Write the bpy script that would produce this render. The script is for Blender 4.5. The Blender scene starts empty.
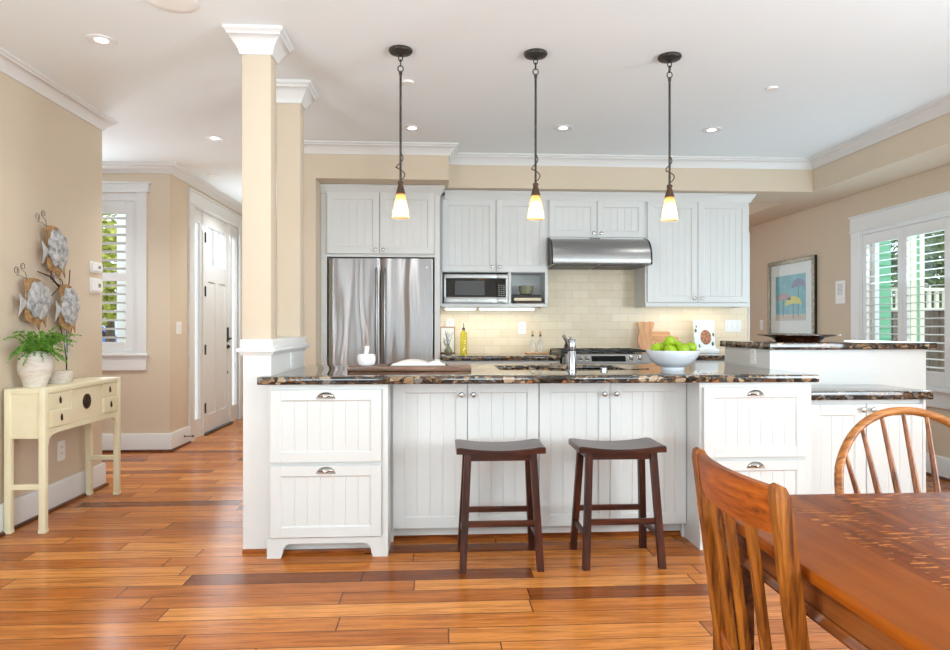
import bpy, bmesh, math, random
from mathutils import Vector, Matrix, Quaternion
R = math.radians
PI = math.pi
random.seed(7)
scene = bpy.context.scene
COL = scene.collection

# ------------------------------------------------------------------ camera
EYE = 1.165
cd = bpy.data.cameras.new('camera')
cam = bpy.data.objects.new('camera', cd)
COL.objects.link(cam)
cd.sensor_width = 36.0
cd.lens = 655.0 / 950.0 * 36.0
cd.shift_y = 2.0 / 950.0
cd.clip_start = 0.05
cam.location = (0, 0, EYE)
cam.rotation_euler = (R(90), 0, -math.atan(38 / 655.0))
scene.camera = cam

# ------------------------------------------------------------------ world, exposure
scene.view_settings.view_transform = 'Standard'
scene.view_settings.look = 'None'
scene.view_settings.gamma = 1.0
scene.view_settings.use_curve_mapping = False
scene.view_settings.exposure = -0.1
world = bpy.data.worlds.new('daylight')
scene.world = world
world.use_nodes = True
_bg = world.node_tree.nodes['Background']
_bg.inputs['Color'].default_value = (0.86, 0.93, 1.0, 1)
_bg.inputs['Strength'].default_value = 2.5
scene.cycles.max_bounces = 10
scene.cycles.diffuse_bounces = 5
scene.cycles.glossy_bounces = 5
scene.cycles.transparent_max_bounces = 12
scene.cycles.sample_clamp_indirect = 4.0
scene.cycles.use_denoising = True


def area(name, loc, rot, sx, sy, watts, color=(1, 1, 1), spread=180):
    l = bpy.data.lights.new(name, 'AREA')
    l.shape = 'RECTANGLE'
    l.size, l.size_y = sx, sy
    l.energy = watts
    l.color = color
    l.spread = R(spread)
    o = bpy.data.objects.new(name, l)
    o.location = loc
    o.rotation_euler = rot
    COL.objects.link(o)
    return o


SKY = (0.86, 0.95, 1.02)
COOL_TINT = (0.71, 0.97, 1.12)  # cool tint that offsets the floor's warm bounce on the ceiling
# daylight from unseen rear windows, and upward fill added to brighten the ceiling
for wx in (-1.55, 0.75, 2.75):
    area('window_daylight', (wx, -3.42, 1.35), (R(90), 0, 0), 1.35, 1.9, 5, SKY)
    area('ceiling_fill', (wx, -3.40, 1.2), (R(146), 0, 0), 1.35, 1.6, 91, COOL_TINT)
# daylight from unseen right windows; left lamp and both upward lamps are added fill
area('side_window_daylight', (3.84, 0.4, 1.35), (R(90), 0, R(90)), 2.4, 1.35, 138, SKY)
area('side_ceiling_fill', (3.84, 0.4, 1.2), (R(148), 0, R(90)), 2.4, 1.2, 95, COOL_TINT)
area('left_side_fill', (-2.42, 0.2, 1.35), (R(90), 0, R(-90)), 2.0, 1.35, 62, SKY)
area('left_ceiling_fill', (-2.42, 0.2, 1.2), (R(148), 0, R(-90)), 2.0, 1.2, 85, COOL_TINT)
# daylight through the entry glazing and the hall window
area('entry_daylight', (-2.38, 7.65, 1.5), (R(100), 0, R(-90)), 1.4, 1.6, 20, SKY)
area('hall_window_daylight', (-3.35, 6.2, 1.6), (R(-100), 0, 0), 0.8, 1.1, 26, SKY)
area('breakfast_window_daylight', (3.8, 4.9, 1.4), (R(118), 0, R(90)), 1.5, 1.1, 16, COOL_TINT)

# ------------------------------------------------------------------ materials


def lin(c):
    out = []
    for v in c:
        v /= 255.0
        out.append(v / 12.92 if v <= 0.04045 else ((v + 0.055) / 1.055) ** 2.4)
    return (out[0], out[1], out[2], 1.0)


class NT:
    def __init__(s, name):
        s.m = bpy.data.materials.new(name)
        s.m.use_nodes = True
        s.t = s.m.node_tree
        s.b = s.t.nodes['Principled BSDF']

    def n(s, typ, **kw):
        nd = s.t.nodes.new(typ)
        for k, v in kw.items():
            setattr(nd, k, v)
        return nd

    def l(s, a, b):
        s.t.links.new(a, b)

    def math(s, op, a, b=None, c=None):
        nd = s.n('ShaderNodeMath', operation=op)
        for i, v in enumerate((a, b, c)):
            if v is None:
                continue
            if isinstance(v, (int, float)):
                nd.inputs[i].default_value = v
            else:
                s.l(v, nd.inputs[i])
        return nd.outputs[0]

    def coords(s, scale=(1, 1, 1), rot=(0, 0, 0)):
        tc = s.n('ShaderNodeTexCoord')
        mp = s.n('ShaderNodeMapping')
        mp.inputs['Scale'].default_value = scale
        mp.inputs['Rotation'].default_value = rot
        s.l(tc.outputs['Object'], mp.inputs['Vector'])
        return mp.outputs['Vector']

    def noise(s, vec, scale, detail=3, rough=0.5, dist=0.0):
        nd = s.n('ShaderNodeTexNoise')
        nd.inputs['Scale'].default_value = scale
        nd.inputs['Detail'].default_value = detail
        nd.inputs['Roughness'].default_value = rough
        nd.inputs['Distortion'].default_value = dist
        if vec is not None:
            s.l(vec, nd.inputs['Vector'])
        return nd

    def ramp(s, fac, stops):
        nd = s.n('ShaderNodeValToRGB')
        el = nd.color_ramp.elements
        while len(el) < len(stops):
            el.new(0.5)
        for e, (p, c) in zip(el, stops):
            e.position = p
            e.color = lin(c)
        s.l(fac, nd.inputs[0])
        return nd.outputs[0]

    def mix(s, fac, a, b, mode='MIX'):
        nd = s.n('ShaderNodeMix', data_type='RGBA', blend_type=mode)
        if isinstance(fac, (int, float)):
            nd.inputs[0].default_value = fac
        else:
            s.l(fac, nd.inputs[0])
        for i, v in ((6, a), (7, b)):
            if isinstance(v, tuple):
                nd.inputs[i].default_value = v
            else:
                s.l(v, nd.inputs[i])
        return nd.outputs[2]

    def bump(s, h, strength=0.2, dist=0.01):
        nd = s.n('ShaderNodeBump')
        nd.inputs['Strength'].default_value = strength
        nd.inputs['Distance'].default_value = dist
        s.l(h, nd.inputs['Height'])
        s.l(nd.outputs[0], s.b.inputs['Normal'])


def pm(name, col, rough=0.5, metal=0.0, var=0.03, vscale=6.0, coat=0.0, spec=0.5, bump=0.0, bscale=80.0, stretch=(1, 1, 1)):
    """plain painted, ceramic or metal surface with a faint tonal variation"""
    t = NT(name)
    v = t.coords(stretch)
    nz = t.noise(v, vscale, 4)
    c = lin(col)
    a = tuple(min(1, x * (1 - var)) for x in c[:3]) + (1,)
    b = tuple(min(1, x * (1 + var)) for x in c[:3]) + (1,)
    t.l(t.mix(nz.outputs['Fac'], a, b), t.b.inputs['Base Color'])
    t.b.inputs['Roughness'].default_value = rough
    t.b.inputs['Metallic'].default_value = metal
    t.b.inputs['Coat Weight'].default_value = coat
    t.b.inputs['Specular IOR Level'].default_value = spec
    if bump:
        t.bump(t.noise(v, bscale, 3).outputs['Fac'], bump, 0.003)
    return t.m


def wood(name, dark, mid, light, axis='z', rough=0.35, grain=28.0, coat=0.15, bump=0.08):
    t = NT(name)
    sc = {'x': (0.07, 1, 1), 'y': (1, 0.07, 1), 'z': (1, 1, 0.07)}[axis]
    v = t.coords(sc)
    n1 = t.noise(v, grain, 6, 0.62, 0.6)
    n2 = t.noise(v, grain * 4.5, 3, 0.6)
    f = t.math('ADD', t.math('MULTIPLY', n1.outputs['Fac'], 0.75), t.math('MULTIPLY', n2.outputs['Fac'], 0.25))
    t.l(t.ramp(f, [(0.38, dark), (0.5, mid), (0.61, light)]), t.b.inputs['Base Color'])
    t.b.inputs['Roughness'].default_value = rough
    t.b.inputs['Coat Weight'].default_value = coat
    t.b.inputs['Coat Roughness'].default_value = 0.15
    t.b.inputs['Specular IOR Level'].default_value = 0.3
    t.bump(f, bump, 0.004)
    return t.m


def granite():
    t = NT('polished_granite')
    v = t.coords((0.8, 0.8, 1.25))
    wn = t.noise(v, 14.0, 3)
    va = t.n('ShaderNodeVectorMath', operation='MULTIPLY_ADD')
    t.l(wn.outputs['Color'], va.inputs[0])
    va.inputs[1].default_value = (0.05, 0.05, 0.05)
    t.l(v, va.inputs[2])
    vo = t.n('ShaderNodeTexVoronoi', feature='F1')
    vo.inputs['Scale'].default_value = 27.0
    t.l(va.outputs[0], vo.inputs['Vector'])
    ve = t.n('ShaderNodeTexVoronoi', feature='DISTANCE_TO_EDGE')
    ve.inputs['Scale'].default_value = 27.0
    t.l(va.outputs[0], ve.inputs['Vector'])
    sep = t.n('ShaderNodeSeparateColor')
    t.l(vo.outputs['Color'], sep.inputs[0])
    peb = t.ramp(sep.outputs[0], [(0.0, (34, 32, 32)), (0.2, (66, 58, 54)), (0.36, (112, 84, 64)), (0.5, (176, 146, 114)), (0.63, (88, 88, 94)), (0.74, (206, 182, 152)), (0.88, (190, 124, 74)), (0.96, (146, 142, 138))])
    for nd in t.t.nodes:
        if nd.type == 'VALTORGB':
            nd.color_ramp.interpolation = 'CONSTANT'
    v2 = t.n('ShaderNodeTexVoronoi', feature='F1')
    v2.inputs['Scale'].default_value = 62.0
    t.l(va.outputs[0], v2.inputs['Vector'])
    s2 = t.n('ShaderNodeSeparateColor')
    t.l(v2.outputs['Color'], s2.inputs[0])
    chips = t.ramp(s2.outputs[0], [(0.0, (30, 28, 28)), (0.35, (74, 62, 54)), (0.6, (128, 98, 72)), (0.8, (186, 152, 116)), (0.92, (110, 110, 114))])
    pick = t.noise(v, 11.0, 2)
    peb = t.mix(t.math('GREATER_THAN', pick.outputs['Fac'], 0.52), peb, chips)
    fine = t.noise(v, 130.0, 5, 0.65)
    peb2 = t.mix(0.55, peb, t.ramp(fine.outputs['Fac'], [(0.3, (40, 38, 38)), (0.55, (150, 140, 130)), (0.75, (225, 215, 200))]), 'MULTIPLY')
    edge = t.ramp(ve.outputs['Distance'], [(0.01, (0, 0, 0)), (0.06, (255, 255, 255))])
    t.l(t.mix(edge, lin((26, 25, 26)), peb2), t.b.inputs['Base Color'])
    t.b.inputs['Roughness'].default_value = 0.045
    t.b.inputs['IOR'].default_value = 1.55
    return t.m


def floor_mat():
    t = NT('hickory_planks')
    tc = t.n('ShaderNodeTexCoord')
    sp = t.n('ShaderNodeSeparateXYZ')
    t.l(tc.outputs['Object'], sp.inputs[0])
    x, y = sp.outputs[0], sp.outputs[1]
    W, L = 0.122, 1.15
    ry = t.math('DIVIDE', y, W)
    row = t.math('FLOOR', ry)
    w1 = t.n('ShaderNodeTexWhiteNoise', noise_dimensions='1D')
    t.l(row, w1.inputs['W'])
    off = t.math('MULTIPLY', w1.outputs['Value'], 9.7)
    # plank lengths differ from row to row
    w2 = t.n('ShaderNodeTexWhiteNoise', noise_dimensions='1D')
    t.l(t.math('ADD', row, 51.3), w2.inputs['W'])
    ln = t.math('ADD', t.math('MULTIPLY', w2.outputs['Value'], 0.8), 0.75)
    rx = t.math('ADD', t.math('DIVIDE', x, ln), off)
    idx = t.math('FLOOR', rx)
    cb = t.n('ShaderNodeCombineXYZ')
    t.l(row, cb.inputs[0])
    t.l(idx, cb.inputs[1])
    wn = t.n('ShaderNodeTexWhiteNoise', noise_dimensions='2D')
    t.l(cb.outputs[0], wn.inputs['Vector'])
    # grain runs along the plank and differs on each plank
    gv = t.n('ShaderNodeCombineXYZ')
    t.l(t.math('MULTIPLY', x, 1.6), gv.inputs[0])
    t.l(t.math('MULTIPLY', y, 22.0), gv.inputs[1])
    t.l(t.math('MULTIPLY', wn.outputs['Value'], 60.0), gv.inputs[2])
    g1 = t.noise(gv.outputs[0], 1.6, 6, 0.62, 0.9)
    g2 = t.noise(gv.outputs[0], 7.0, 4, 0.65, 0.3)
    g = t.math('ADD', t.math('MULTIPLY', g1.outputs['Fac'], 0.7), t.math('MULTIPLY', g2.outputs['Fac'], 0.3))
    tone = t.ramp(wn.outputs['Value'], [(0.0, (126, 66, 26)), (0.1, (164, 92, 36)), (0.4, (196, 117, 50)), (0.75, (212, 134, 62)), (1.0, (228, 154, 82))])
    gr = t.ramp(g, [(0.26, (112, 84, 64)), (0.42, (202, 188, 172)), (0.58, (255, 252, 246))])
    c = t.mix(0.85, tone, gr, 'MULTIPLY')
    # dark wear streaks and knots
    st = t.noise(gv.outputs[0], 0.55, 3, 0.6, 1.5)
    c = t.mix(t.math('MULTIPLY', t.math('GREATER_THAN', st.outputs['Fac'], 0.66), 0.35), c, lin((96, 52, 28)))
    fy = t.math('FRACT', ry)
    fx = t.math('MULTIPLY', t.math('FRACT', rx), ln)
    gy = t.math('LESS_THAN', t.math('MULTIPLY', t.math('MINIMUM', fy, t.math('SUBTRACT', 1.0, fy)), W), 0.0026)
    gx = t.math('LESS_THAN', fx, 0.0055)
    gap = t.math('MAXIMUM', gy, gx)
    c = t.mix(t.math('MULTIPLY', gap, 0.85), c, lin((58, 30, 18)))
    t.l(c, t.b.inputs['Base Color'])
    rr = t.math('ADD', t.math('MULTIPLY', g2.outputs['Fac'], 0.12), 0.15)
    t.l(rr, t.b.inputs['Roughness'])
    t.b.inputs['Specular IOR Level'].default_value = 0.16
    sc = t.n('ShaderNodeCombineXYZ')
    t.l(t.math('MULTIPLY', x, 2.0), sc.inputs[0])
    t.l(t.math('MULTIPLY', y, 14.0), sc.inputs[1])
    t.l(wn.outputs['Value'], sc.inputs[2])
    scr = t.noise(sc.outputs[0], 1.0, 2)
    h = t.math('SUBTRACT', t.math('MULTIPLY', scr.outputs['Fac'], 0.55), gap)
    t.bump(h, 0.3, 0.004)
    return t.m


def tile_mat():
    t = NT('cream_subway_tile')
    v = t.coords((1, 1, 1), (R(90), 0, 0))
    br = t.n('ShaderNodeTexBrick')
    br.offset = 0.5
    t.l(v, br.inputs['Vector'])
    br.inputs['Color1'].default_value = lin((238, 222, 194))
    br.inputs['Color2'].default_value = lin((230, 212, 182))
    br.inputs['Mortar'].default_value = lin((218, 200, 172))
    br.inputs['Scale'].default_value = 1.0
    br.inputs['Brick Width'].default_value = 0.155
    br.inputs['Row Height'].default_value = 0.0765
    br.inputs['Mortar Size'].default_value = 0.0022
    br.inputs['Mortar Smooth'].default_value = 0.2
    nz = t.noise(v, 14, 4)
    t.l(t.mix(0.12, br.outputs['Color'], nz.outputs['Color'], 'SOFT_LIGHT'), t.b.inputs['Base Color'])
    t.b.inputs['Roughness'].default_value = 0.3
    t.bump(t.math('SUBTRACT', t.math('MULTIPLY', nz.outputs['Fac'], 0.3), br.outputs['Fac']), 0.35, 0.003)
    return t.m


def steel_mat(name, wavy=False, col=(164, 164, 164), rough=0.33):
    t = NT(name)
    v = t.coords((1, 1, 60) if not wavy else (60, 60, 1))
    nz = t.noise(v, 4.0, 3)
    t.l(t.ramp(nz.outputs['Fac'], [(0.2, tuple(int(x * 0.93) for x in col)), (0.8, tuple(min(255, int(x * 1.06)) for x in col))]), t.b.inputs['Base Color'])
    t.b.inputs['Metallic'].default_value = 1.0
    t.l(t.math('ADD', t.math('MULTIPLY', nz.outputs['Fac'], 0.06), rough - 0.03), t.b.inputs['Roughness'])
    if wavy:
        tg = t.n('ShaderNodeTangent', direction_type='RADIAL', axis='Z')
        t.l(tg.outputs[0], t.b.inputs['Tangent'])
        t.b.inputs['Anisotropic'].default_value = 0.95
        t.b.inputs['Anisotropic Rotation'].default_value = 0.25
        # oil-canning of the sheet: wide waves that run up and down the door
        w = t.noise(t.coords((1, 0, 0.10)), 6.5, 1, 0.5, 0.3)
        t.bump(w.outputs['Fac'], 1.0, 0.055)
    return t.m


def glass_pane(name='window_glass', graze=0.5):
    t = NT(name)
    tr = t.n('ShaderNodeBsdfTransparent')
    gl = t.n('ShaderNodeBsdfGlossy')
    gl.inputs['Roughness'].default_value = 0.01
    lw = t.n('ShaderNodeLayerWeight')
    lw.inputs['Blend'].default_value = 0.5
    fac = t.math('ADD', t.math('MULTIPLY', t.math('POWER', lw.outputs['Facing'], 5.0), graze), 0.03)
    nz = t.noise(t.coords(), 3.0, 1)
    t.l(t.mix(nz.outputs['Fac'], (0.95, 0.98, 0.97, 1), (0.98, 1, 0.99, 1)), tr.inputs[0])
    mx = t.n('ShaderNodeMixShader')
    t.l(fac, mx.inputs[0])
    t.l(tr.outputs[0], mx.inputs[1])
    t.l(gl.outputs[0], mx.inputs[2])
    t.l(mx.outputs[0], t.t.nodes['Material Output'].inputs['Surface'])
    return t.m


def frosted_glass(name='frosted_glass', col=(1, 1, 1), clear=0.35):
    t = NT(name)
    tr = t.n('ShaderNodeBsdfTransparent')
    tl = t.n('ShaderNodeBsdfTranslucent')
    nz = t.noise(t.coords(), 30.0, 2)
    t.l(t.mix(nz.outputs['Fac'], tuple(c * 0.96 for c in col) + (1,), col + (1,)), tl.inputs[0])
    tr.inputs[0].default_value = col + (1,)
    mx = t.n('ShaderNodeMixShader')
    mx.inputs[0].default_value = 1 - clear
    t.l(tr.outputs[0], mx.inputs[1])
    t.l(tl.outputs[0], mx.inputs[2])
    gl = t.n('ShaderNodeBsdfGlossy')
    gl.inputs['Roughness'].default_value = 0.2
    m2 = t.n('ShaderNodeMixShader')
    m2.inputs[0].default_value = 0.06
    t.l(mx.outputs[0], m2.inputs[1])
    t.l(gl.outputs[0], m2.inputs[2])
    t.l(m2.outputs[0], t.t.nodes['Material Output'].inputs['Surface'])
    return t.m


def clear_bottle(name, col):
    t = NT(name)
    nz = t.noise(t.coords(), 20.0, 1)
    a = tuple(c * 0.95 for c in col) + (1,)
    t.l(t.mix(nz.outputs['Fac'], a, col + (1,)), t.b.inputs['Base Color'])
    t.b.inputs['Transmission Weight'].default_value = 0.75
    t.b.inputs['Roughness'].default_value = 0.05
    return t.m


def lamp_mat(name, col, strength):
    t = NT(name)
    nz = t.noise(t.coords(), 8.0, 1)
    t.l(t.mix(nz.outputs['Fac'], tuple(c * 0.97 for c in col) + (1,), col + (1,)), t.b.inputs['Emission Color'])
    t.b.inputs['Emission Strength'].default_value = strength
    t.b.inputs['Base Color'].default_value = (0.8, 0.8, 0.8, 1)
    return t.m


def leaf_mat(name, a, b, rough=0.5):
    t = NT(name)
    nz = t.noise(t.coords(), 24.0, 3)
    t.l(t.ramp(nz.outputs['Fac'], [(0.3, a), (0.7, b)]), t.b.inputs['Base Color'])
    t.b.inputs['Roughness'].default_value = rough
    return t.m


def mottled(name, stops, scale, rough=0.6, metal=0.0, detail=5, stretch=(1, 1, 1), bump=0.15):
    t = NT(name)
    nz = t.noise(t.coords(stretch), scale, detail, 0.6, 0.4)
    t.l(t.ramp(nz.outputs['Fac'], stops), t.b.inputs['Base Color'])
    t.b.inputs['Roughness'].default_value = rough
    t.b.inputs['Metallic'].default_value = metal
    t.bump(nz.outputs['Fac'], bump, 0.004)
    return t.m


def table_mat():
    t = NT('quartersawn_oak_top')
    v = t.coords((1, 0.08, 1))
    n1 = t.noise(v, 30, 6, 0.6, 0.5)
    base = t.ramp(n1.outputs['Fac'], [(0.3, (90, 38, 4)), (0.5, (134, 62, 9)), (0.7, (162, 85, 17))])
    # large worn and darker areas
    n3 = t.noise(t.coords(), 4.0, 3)
    base = t.mix(t.math('MULTIPLY', n3.outputs['Fac'], 0.45), base, lin((76, 32, 8)))
    # pale ray flecks of the quartersawn boards
    vf = t.coords((20, 100, 1), (0, 0, R(-24)))
    nf = t.noise(vf, 1.0, 2, 0.5, 0.3)
    n5 = t.noise(t.coords(), 4.5, 1)
    fl = t.math('MULTIPLY', t.math('GREATER_THAN', nf.outputs['Fac'], 0.60), t.math('GREATER_THAN', n5.outputs['Fac'], 0.36))
    # the border board along the long edge has no flecks
    tc = t.n('ShaderNodeTexCoord')
    sp = t.n('ShaderNodeSeparateXYZ')
    t.l(tc.outputs['Object'], sp.inputs[0])
    ins = t.math('GREATER_THAN', sp.outputs[0], -0.535)
    fl = t.math('MULTIPLY', fl, ins)
    base = t.mix(t.math('MULTIPLY', fl, 0.75), base, lin((206, 126, 48)))
    base = t.mix(t.math('MULTIPLY', t.math('SUBTRACT', 1.0, ins), 0.5), base, lin((156, 80, 20)))
    t.l(base, t.b.inputs['Base Color'])
    t.b.inputs['Roughness'].default_value = 0.34
    t.b.inputs['Specular IOR Level'].default_value = 0.1
    t.bump(n1.outputs['Fac'], 0.06, 0.003)
    return t.m


M = {}
M['wall'] = pm('tan_wall_paint', (213, 198, 177), 0.85, var=0.015, bump=0.05, bscale=220)
M['ceiling'] = pm('white_ceiling_paint', (240, 248, 252), 0.9, var=0.01, bump=0.04, bscale=160)
M['trim'] = pm('white_trim_paint', (226, 227, 227), 0.35, var=0.01)
M['cab'] = pm('white_cabinet_paint', (216, 217, 216), 0.38, var=0.012)
M['inside'] = pm('white_cabinet_inside', (226, 227, 226), 0.5, var=0.01)
M['floor'] = floor_mat()
M['granite'] = granite()
M['tile'] = tile_mat()
M['steel'] = steel_mat('brushed_steel')
M['steel_door'] = steel_mat('fridge_steel', True, (188, 188, 190), 0.38)
M['chrome'] = pm('polished_chrome', (158, 159, 162), 0.2, 1.0, var=0.02)
M['nickel'] = pm('satin_nickel', (178, 176, 172), 0.24, 1.0, var=0.02)
M['black'] = pm('black_enamel', (18, 18, 19), 0.25, var=0.1)
M['blackglass'] = pm('black_glass', (14, 14, 16), 0.08, var=0.05, spec=0.25)
M['darkgrey'] = pm('dark_grey_plastic', (62, 62, 64), 0.4)
M['iron'] = mottled('dark_pewter_iron', [(0.3, (44, 42, 40)), (0.6, (76, 73, 70)), (0.8, (98, 94, 90))], 60, 0.5, 0.6)
M['bronze'] = mottled('aged_bronze', [(0.3, (62, 44, 34)), (0.6, (92, 68, 54)), (0.8, (112, 88, 72))], 60, 0.5, 0.4)
M['glass'] = glass_pane()
M['art_glass'] = glass_pane('low_reflection_glass', 0.22)
M['frost'] = frosted_glass()
M['shade'] = frosted_glass('amber_lamp_glass', (1.0, 0.80, 0.50), 0.42)
M['bulb'] = lamp_mat('lit_bulb', (1.0, 0.82, 0.55), 26.0)
M['downlight'] = lamp_mat('lit_downlight', (1.0, 0.96, 0.9), 9.0)
M['tube'] = lamp_mat('lit_light_bar', (1.0, 0.97, 0.9), 3.5)
M['walnut'] = wood('dark_walnut', (34, 13, 7), (58, 24, 13), (84, 38, 20), 'z', 0.42, 30, 0.08)
M['walnut_x'] = wood('dark_walnut_seat', (34, 14, 8), (60, 27, 15), (84, 42, 24), 'x', 0.3, 30, 0.15)
M['oak_z'] = wood('oak_upright', (74, 34, 4), (136, 74, 16), (168, 102, 32), 'z', 0.42, 46, 0.05)
M['oak_y'] = wood('oak_rail', (100, 44, 8), (146, 70, 16), (170, 90, 28), 'y', 0.4, 34, 0.05)
M['oak_x'] = wood('oak_cross', (80, 36, 8), (134, 68, 18), (164, 92, 34), 'x', 0.42, 34, 0.05)
M['hoop'] = wood('oak_bow', (96, 52, 18), (156, 94, 42), (188, 124, 64), 'x', 0.42, 34, 0.05)
M['spindle'] = wood('oak_spindle', (88, 48, 24), (136, 80, 44), (168, 112, 70), 'z', 0.36, 40)
M['oak_dark'] = wood('oak_apron', (36, 15, 5), (88, 42, 14), (128, 70, 28), 'y', 0.34, 18, 0.1)
M['tabletop'] = table_mat()
M['cream'] = mottled('cream_lacquer', [(0.2, (232, 222, 186)), (0.5, (240, 232, 200)), (0.8, (244, 238, 210))], 5, 0.5, 0, 3, bump=0.03)
M['brass'] = mottled('dark_brass', [(0.3, (38, 28, 18)), (0.6, (70, 54, 34)), (0.8, (92, 72, 46))], 50, 0.45, 0.5)
M['terracotta'] = mottled('whitewashed_clay', [(0.26, (178, 140, 114)), (0.36, (212, 198, 184)), (0.55, (230, 224, 215)), (0.8, (240, 237, 230))], 9, 0.85, 0, 6, (1, 1, 2.2), 0.4)
M['soil'] = pm('dark_soil', (46, 34, 26), 0.95, var=0.3, vscale=60)
M['fern'] = leaf_mat('fern_green', (58, 118, 32), (128, 182, 62))
M['fish_body'] = mottled('rusty_copper_sheet', [(0.28, (112, 80, 50)), (0.5, (176, 136, 90)), (0.75, (206, 172, 126))], 18, 0.55, 0.25)
M['fish_patch'] = mottled('galvanised_sheet', [(0.28, (104, 106, 110)), (0.46, (172, 175, 178)), (0.62, (210, 213, 216)), (0.8, (232, 233, 235))], 26, 0.5, 0.2, 6, bump=0.5)
M['fish_pale'] = mottled('pale_zinc', [(0.3, (170, 174, 180)), (0.7, (214, 218, 222))], 20, 0.45, 0.3)
M['wire'] = pm('dark_wire', (58, 52, 48), 0.5, 0.5)
M['plastic'] = pm('white_plastic', (240, 240, 238), 0.4, var=0.01)
M['screen'] = pm('grey_display', (112, 120, 118), 0.3)
M['slot'] = pm('socket_slots', (120, 118, 114), 0.5)
M['ceramic'] = pm('white_glazed_ceramic', (240, 241, 243), 0.15, var=0.01, coat=0.4)
M['ceramic_grey'] = pm('pale_blue_grey_ceramic', (222, 228, 236), 0.14, var=0.01, coat=0.4)
M['olive'] = mottled('olive_stoneware', [(0.3, (112, 112, 88)), (0.6, (140, 138, 112)), (0.8, (160, 158, 132))], 40, 0.5)
M['apple'] = mottled('green_apple_skin', [(0.25, (118, 152, 8)), (0.5, (152, 184, 16)), (0.8, (186, 208, 44))], 14, 0.3, 0, 4, bump=0.03)
M['stem'] = pm('brown_stem', (76, 58, 36), 0.8)
M['tray_wood'] = wood('reclaimed_board', (64, 40, 30), (122, 88, 70), (152, 118, 96), 'x', 0.35, 14)
M['maple'] = wood('maple_board', (196, 142, 102), (216, 164, 122), (228, 182, 140), 'z', 0.5, 14, 0.05)
M['maple_x'] = wood('maple_board_cross', (204, 148, 104), (222, 172, 126), (232, 188, 144), 'x', 0.5, 14, 0.05)
M['plate_wood'] = wood('dark_turned_wood', (34, 16, 10), (58, 28, 18), (80, 42, 26), 'x', 0.25, 20, 0.4)
M['paper'] = pm('white_paper', (238, 237, 232), 0.8, var=0.02)
M['print_grey'] = pm('grey_print', (150, 150, 148), 0.8, var=0.2, vscale=90)
M['cover_dark'] = pm('charcoal_book_cover', (48, 46, 46), 0.6)
M['cover_brown'] = pm('dark_brown_book_cover', (70, 56, 46), 0.6)
M['cover_cream'] = pm('cream_book_cover', (222, 210, 182), 0.6)
M['oil'] = clear_bottle('yellow_oil', (0.95, 0.85, 0.06))
M['clear'] = clear_bottle('clear_glass', (0.97, 0.98, 0.98))
M['cork'] = pm('cork', (214, 184, 140), 0.8, var=0.1, vscale=90)
M['cookbook'] = mottled('pale_blue_cover', [(0.3, (214, 226, 230)), (0.7, (236, 242, 242))], 8, 0.5, bump=0.0)
M['food'] = mottled('printed_food', [(0.3, (96, 48, 34)), (0.5, (158, 96, 70)), (0.66, (206, 160, 120)), (0.8, (120, 130, 80))], 60, 0.5, bump=0.0)
M['frame_wood'] = wood('pale_oak_frame', (150, 112, 78), (178, 140, 104), (198, 164, 128), 'z', 0.5)
M['frame_silver'] = mottled('silver_leaf', [(0.3, (122, 116, 100)), (0.6, (166, 160, 142)), (0.8, (190, 184, 166))], 30, 0.4, 0.5)
M['frame_dark'] = pm('black_frame_edge', (28, 26, 25), 0.5)
M['mat_board'] = pm('white_mat_board', (236, 237, 240), 0.75, var=0.01)
M['art_sky'] = mottled('painted_turquoise', [(0.3, (98, 172, 194)), (0.7, (136, 196, 208))], 7, 0.7, bump=0.0)
M['art_sand'] = mottled('painted_sand', [(0.3, (196, 186, 176)), (0.7, (216, 200, 186))], 12, 0.7, bump=0.0)
M['art_yellow'] = mottled('painted_yellow', [(0.3, (220, 206, 74)), (0.7, (238, 226, 110))], 16, 0.7, bump=0.0)
M['art_pink'] = mottled('painted_pink', [(0.3, (176, 138, 152)), (0.7, (206, 156, 162))], 16, 0.7, bump=0.0)
M['art_purple'] = mottled('painted_purple', [(0.3, (120, 122, 168)), (0.7, (150, 148, 190))], 16, 0.7, bump=0.0)
M['art_pole'] = pm('painted_pole', (94, 96, 110), 0.7)
M['concrete'] = mottled('porch_concrete', [(0.3, (176, 174, 168)), (0.7, (204, 202, 196))], 3, 0.9)
M['siding'] = pm('green_siding', (112, 176, 140), 0.7, var=0.05, vscale=2)
M['siding_trim'] = pm('pale_green_trim', (222, 226, 196), 0.6)
M['fence'] = wood('brown_fence_boards', (62, 50, 42), (92, 76, 64), (116, 98, 84), 'z', 0.8, 8, 0)
M['hedge'] = leaf_mat('dark_hedge', (44, 66, 34), (126, 146, 74), 0.7)
M['shrub'] = leaf_mat('yellow_green_shrub', (108, 122, 34), (206, 206, 96), 0.7)
M['bark'] = pm('grey_bark', (92, 80, 68), 0.9, var=0.2, vscale=20)
M['car'] = pm('blue_car_paint', (58, 108, 190), 0.3, coat=0.5)
M['rubber'] = pm('black_rubber', (24, 24, 24), 0.8)
M['white_rail'] = pm('white_railing_paint', (226, 224, 210), 0.6)

# ------------------------------------------------------------------ geometry helpers


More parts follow.
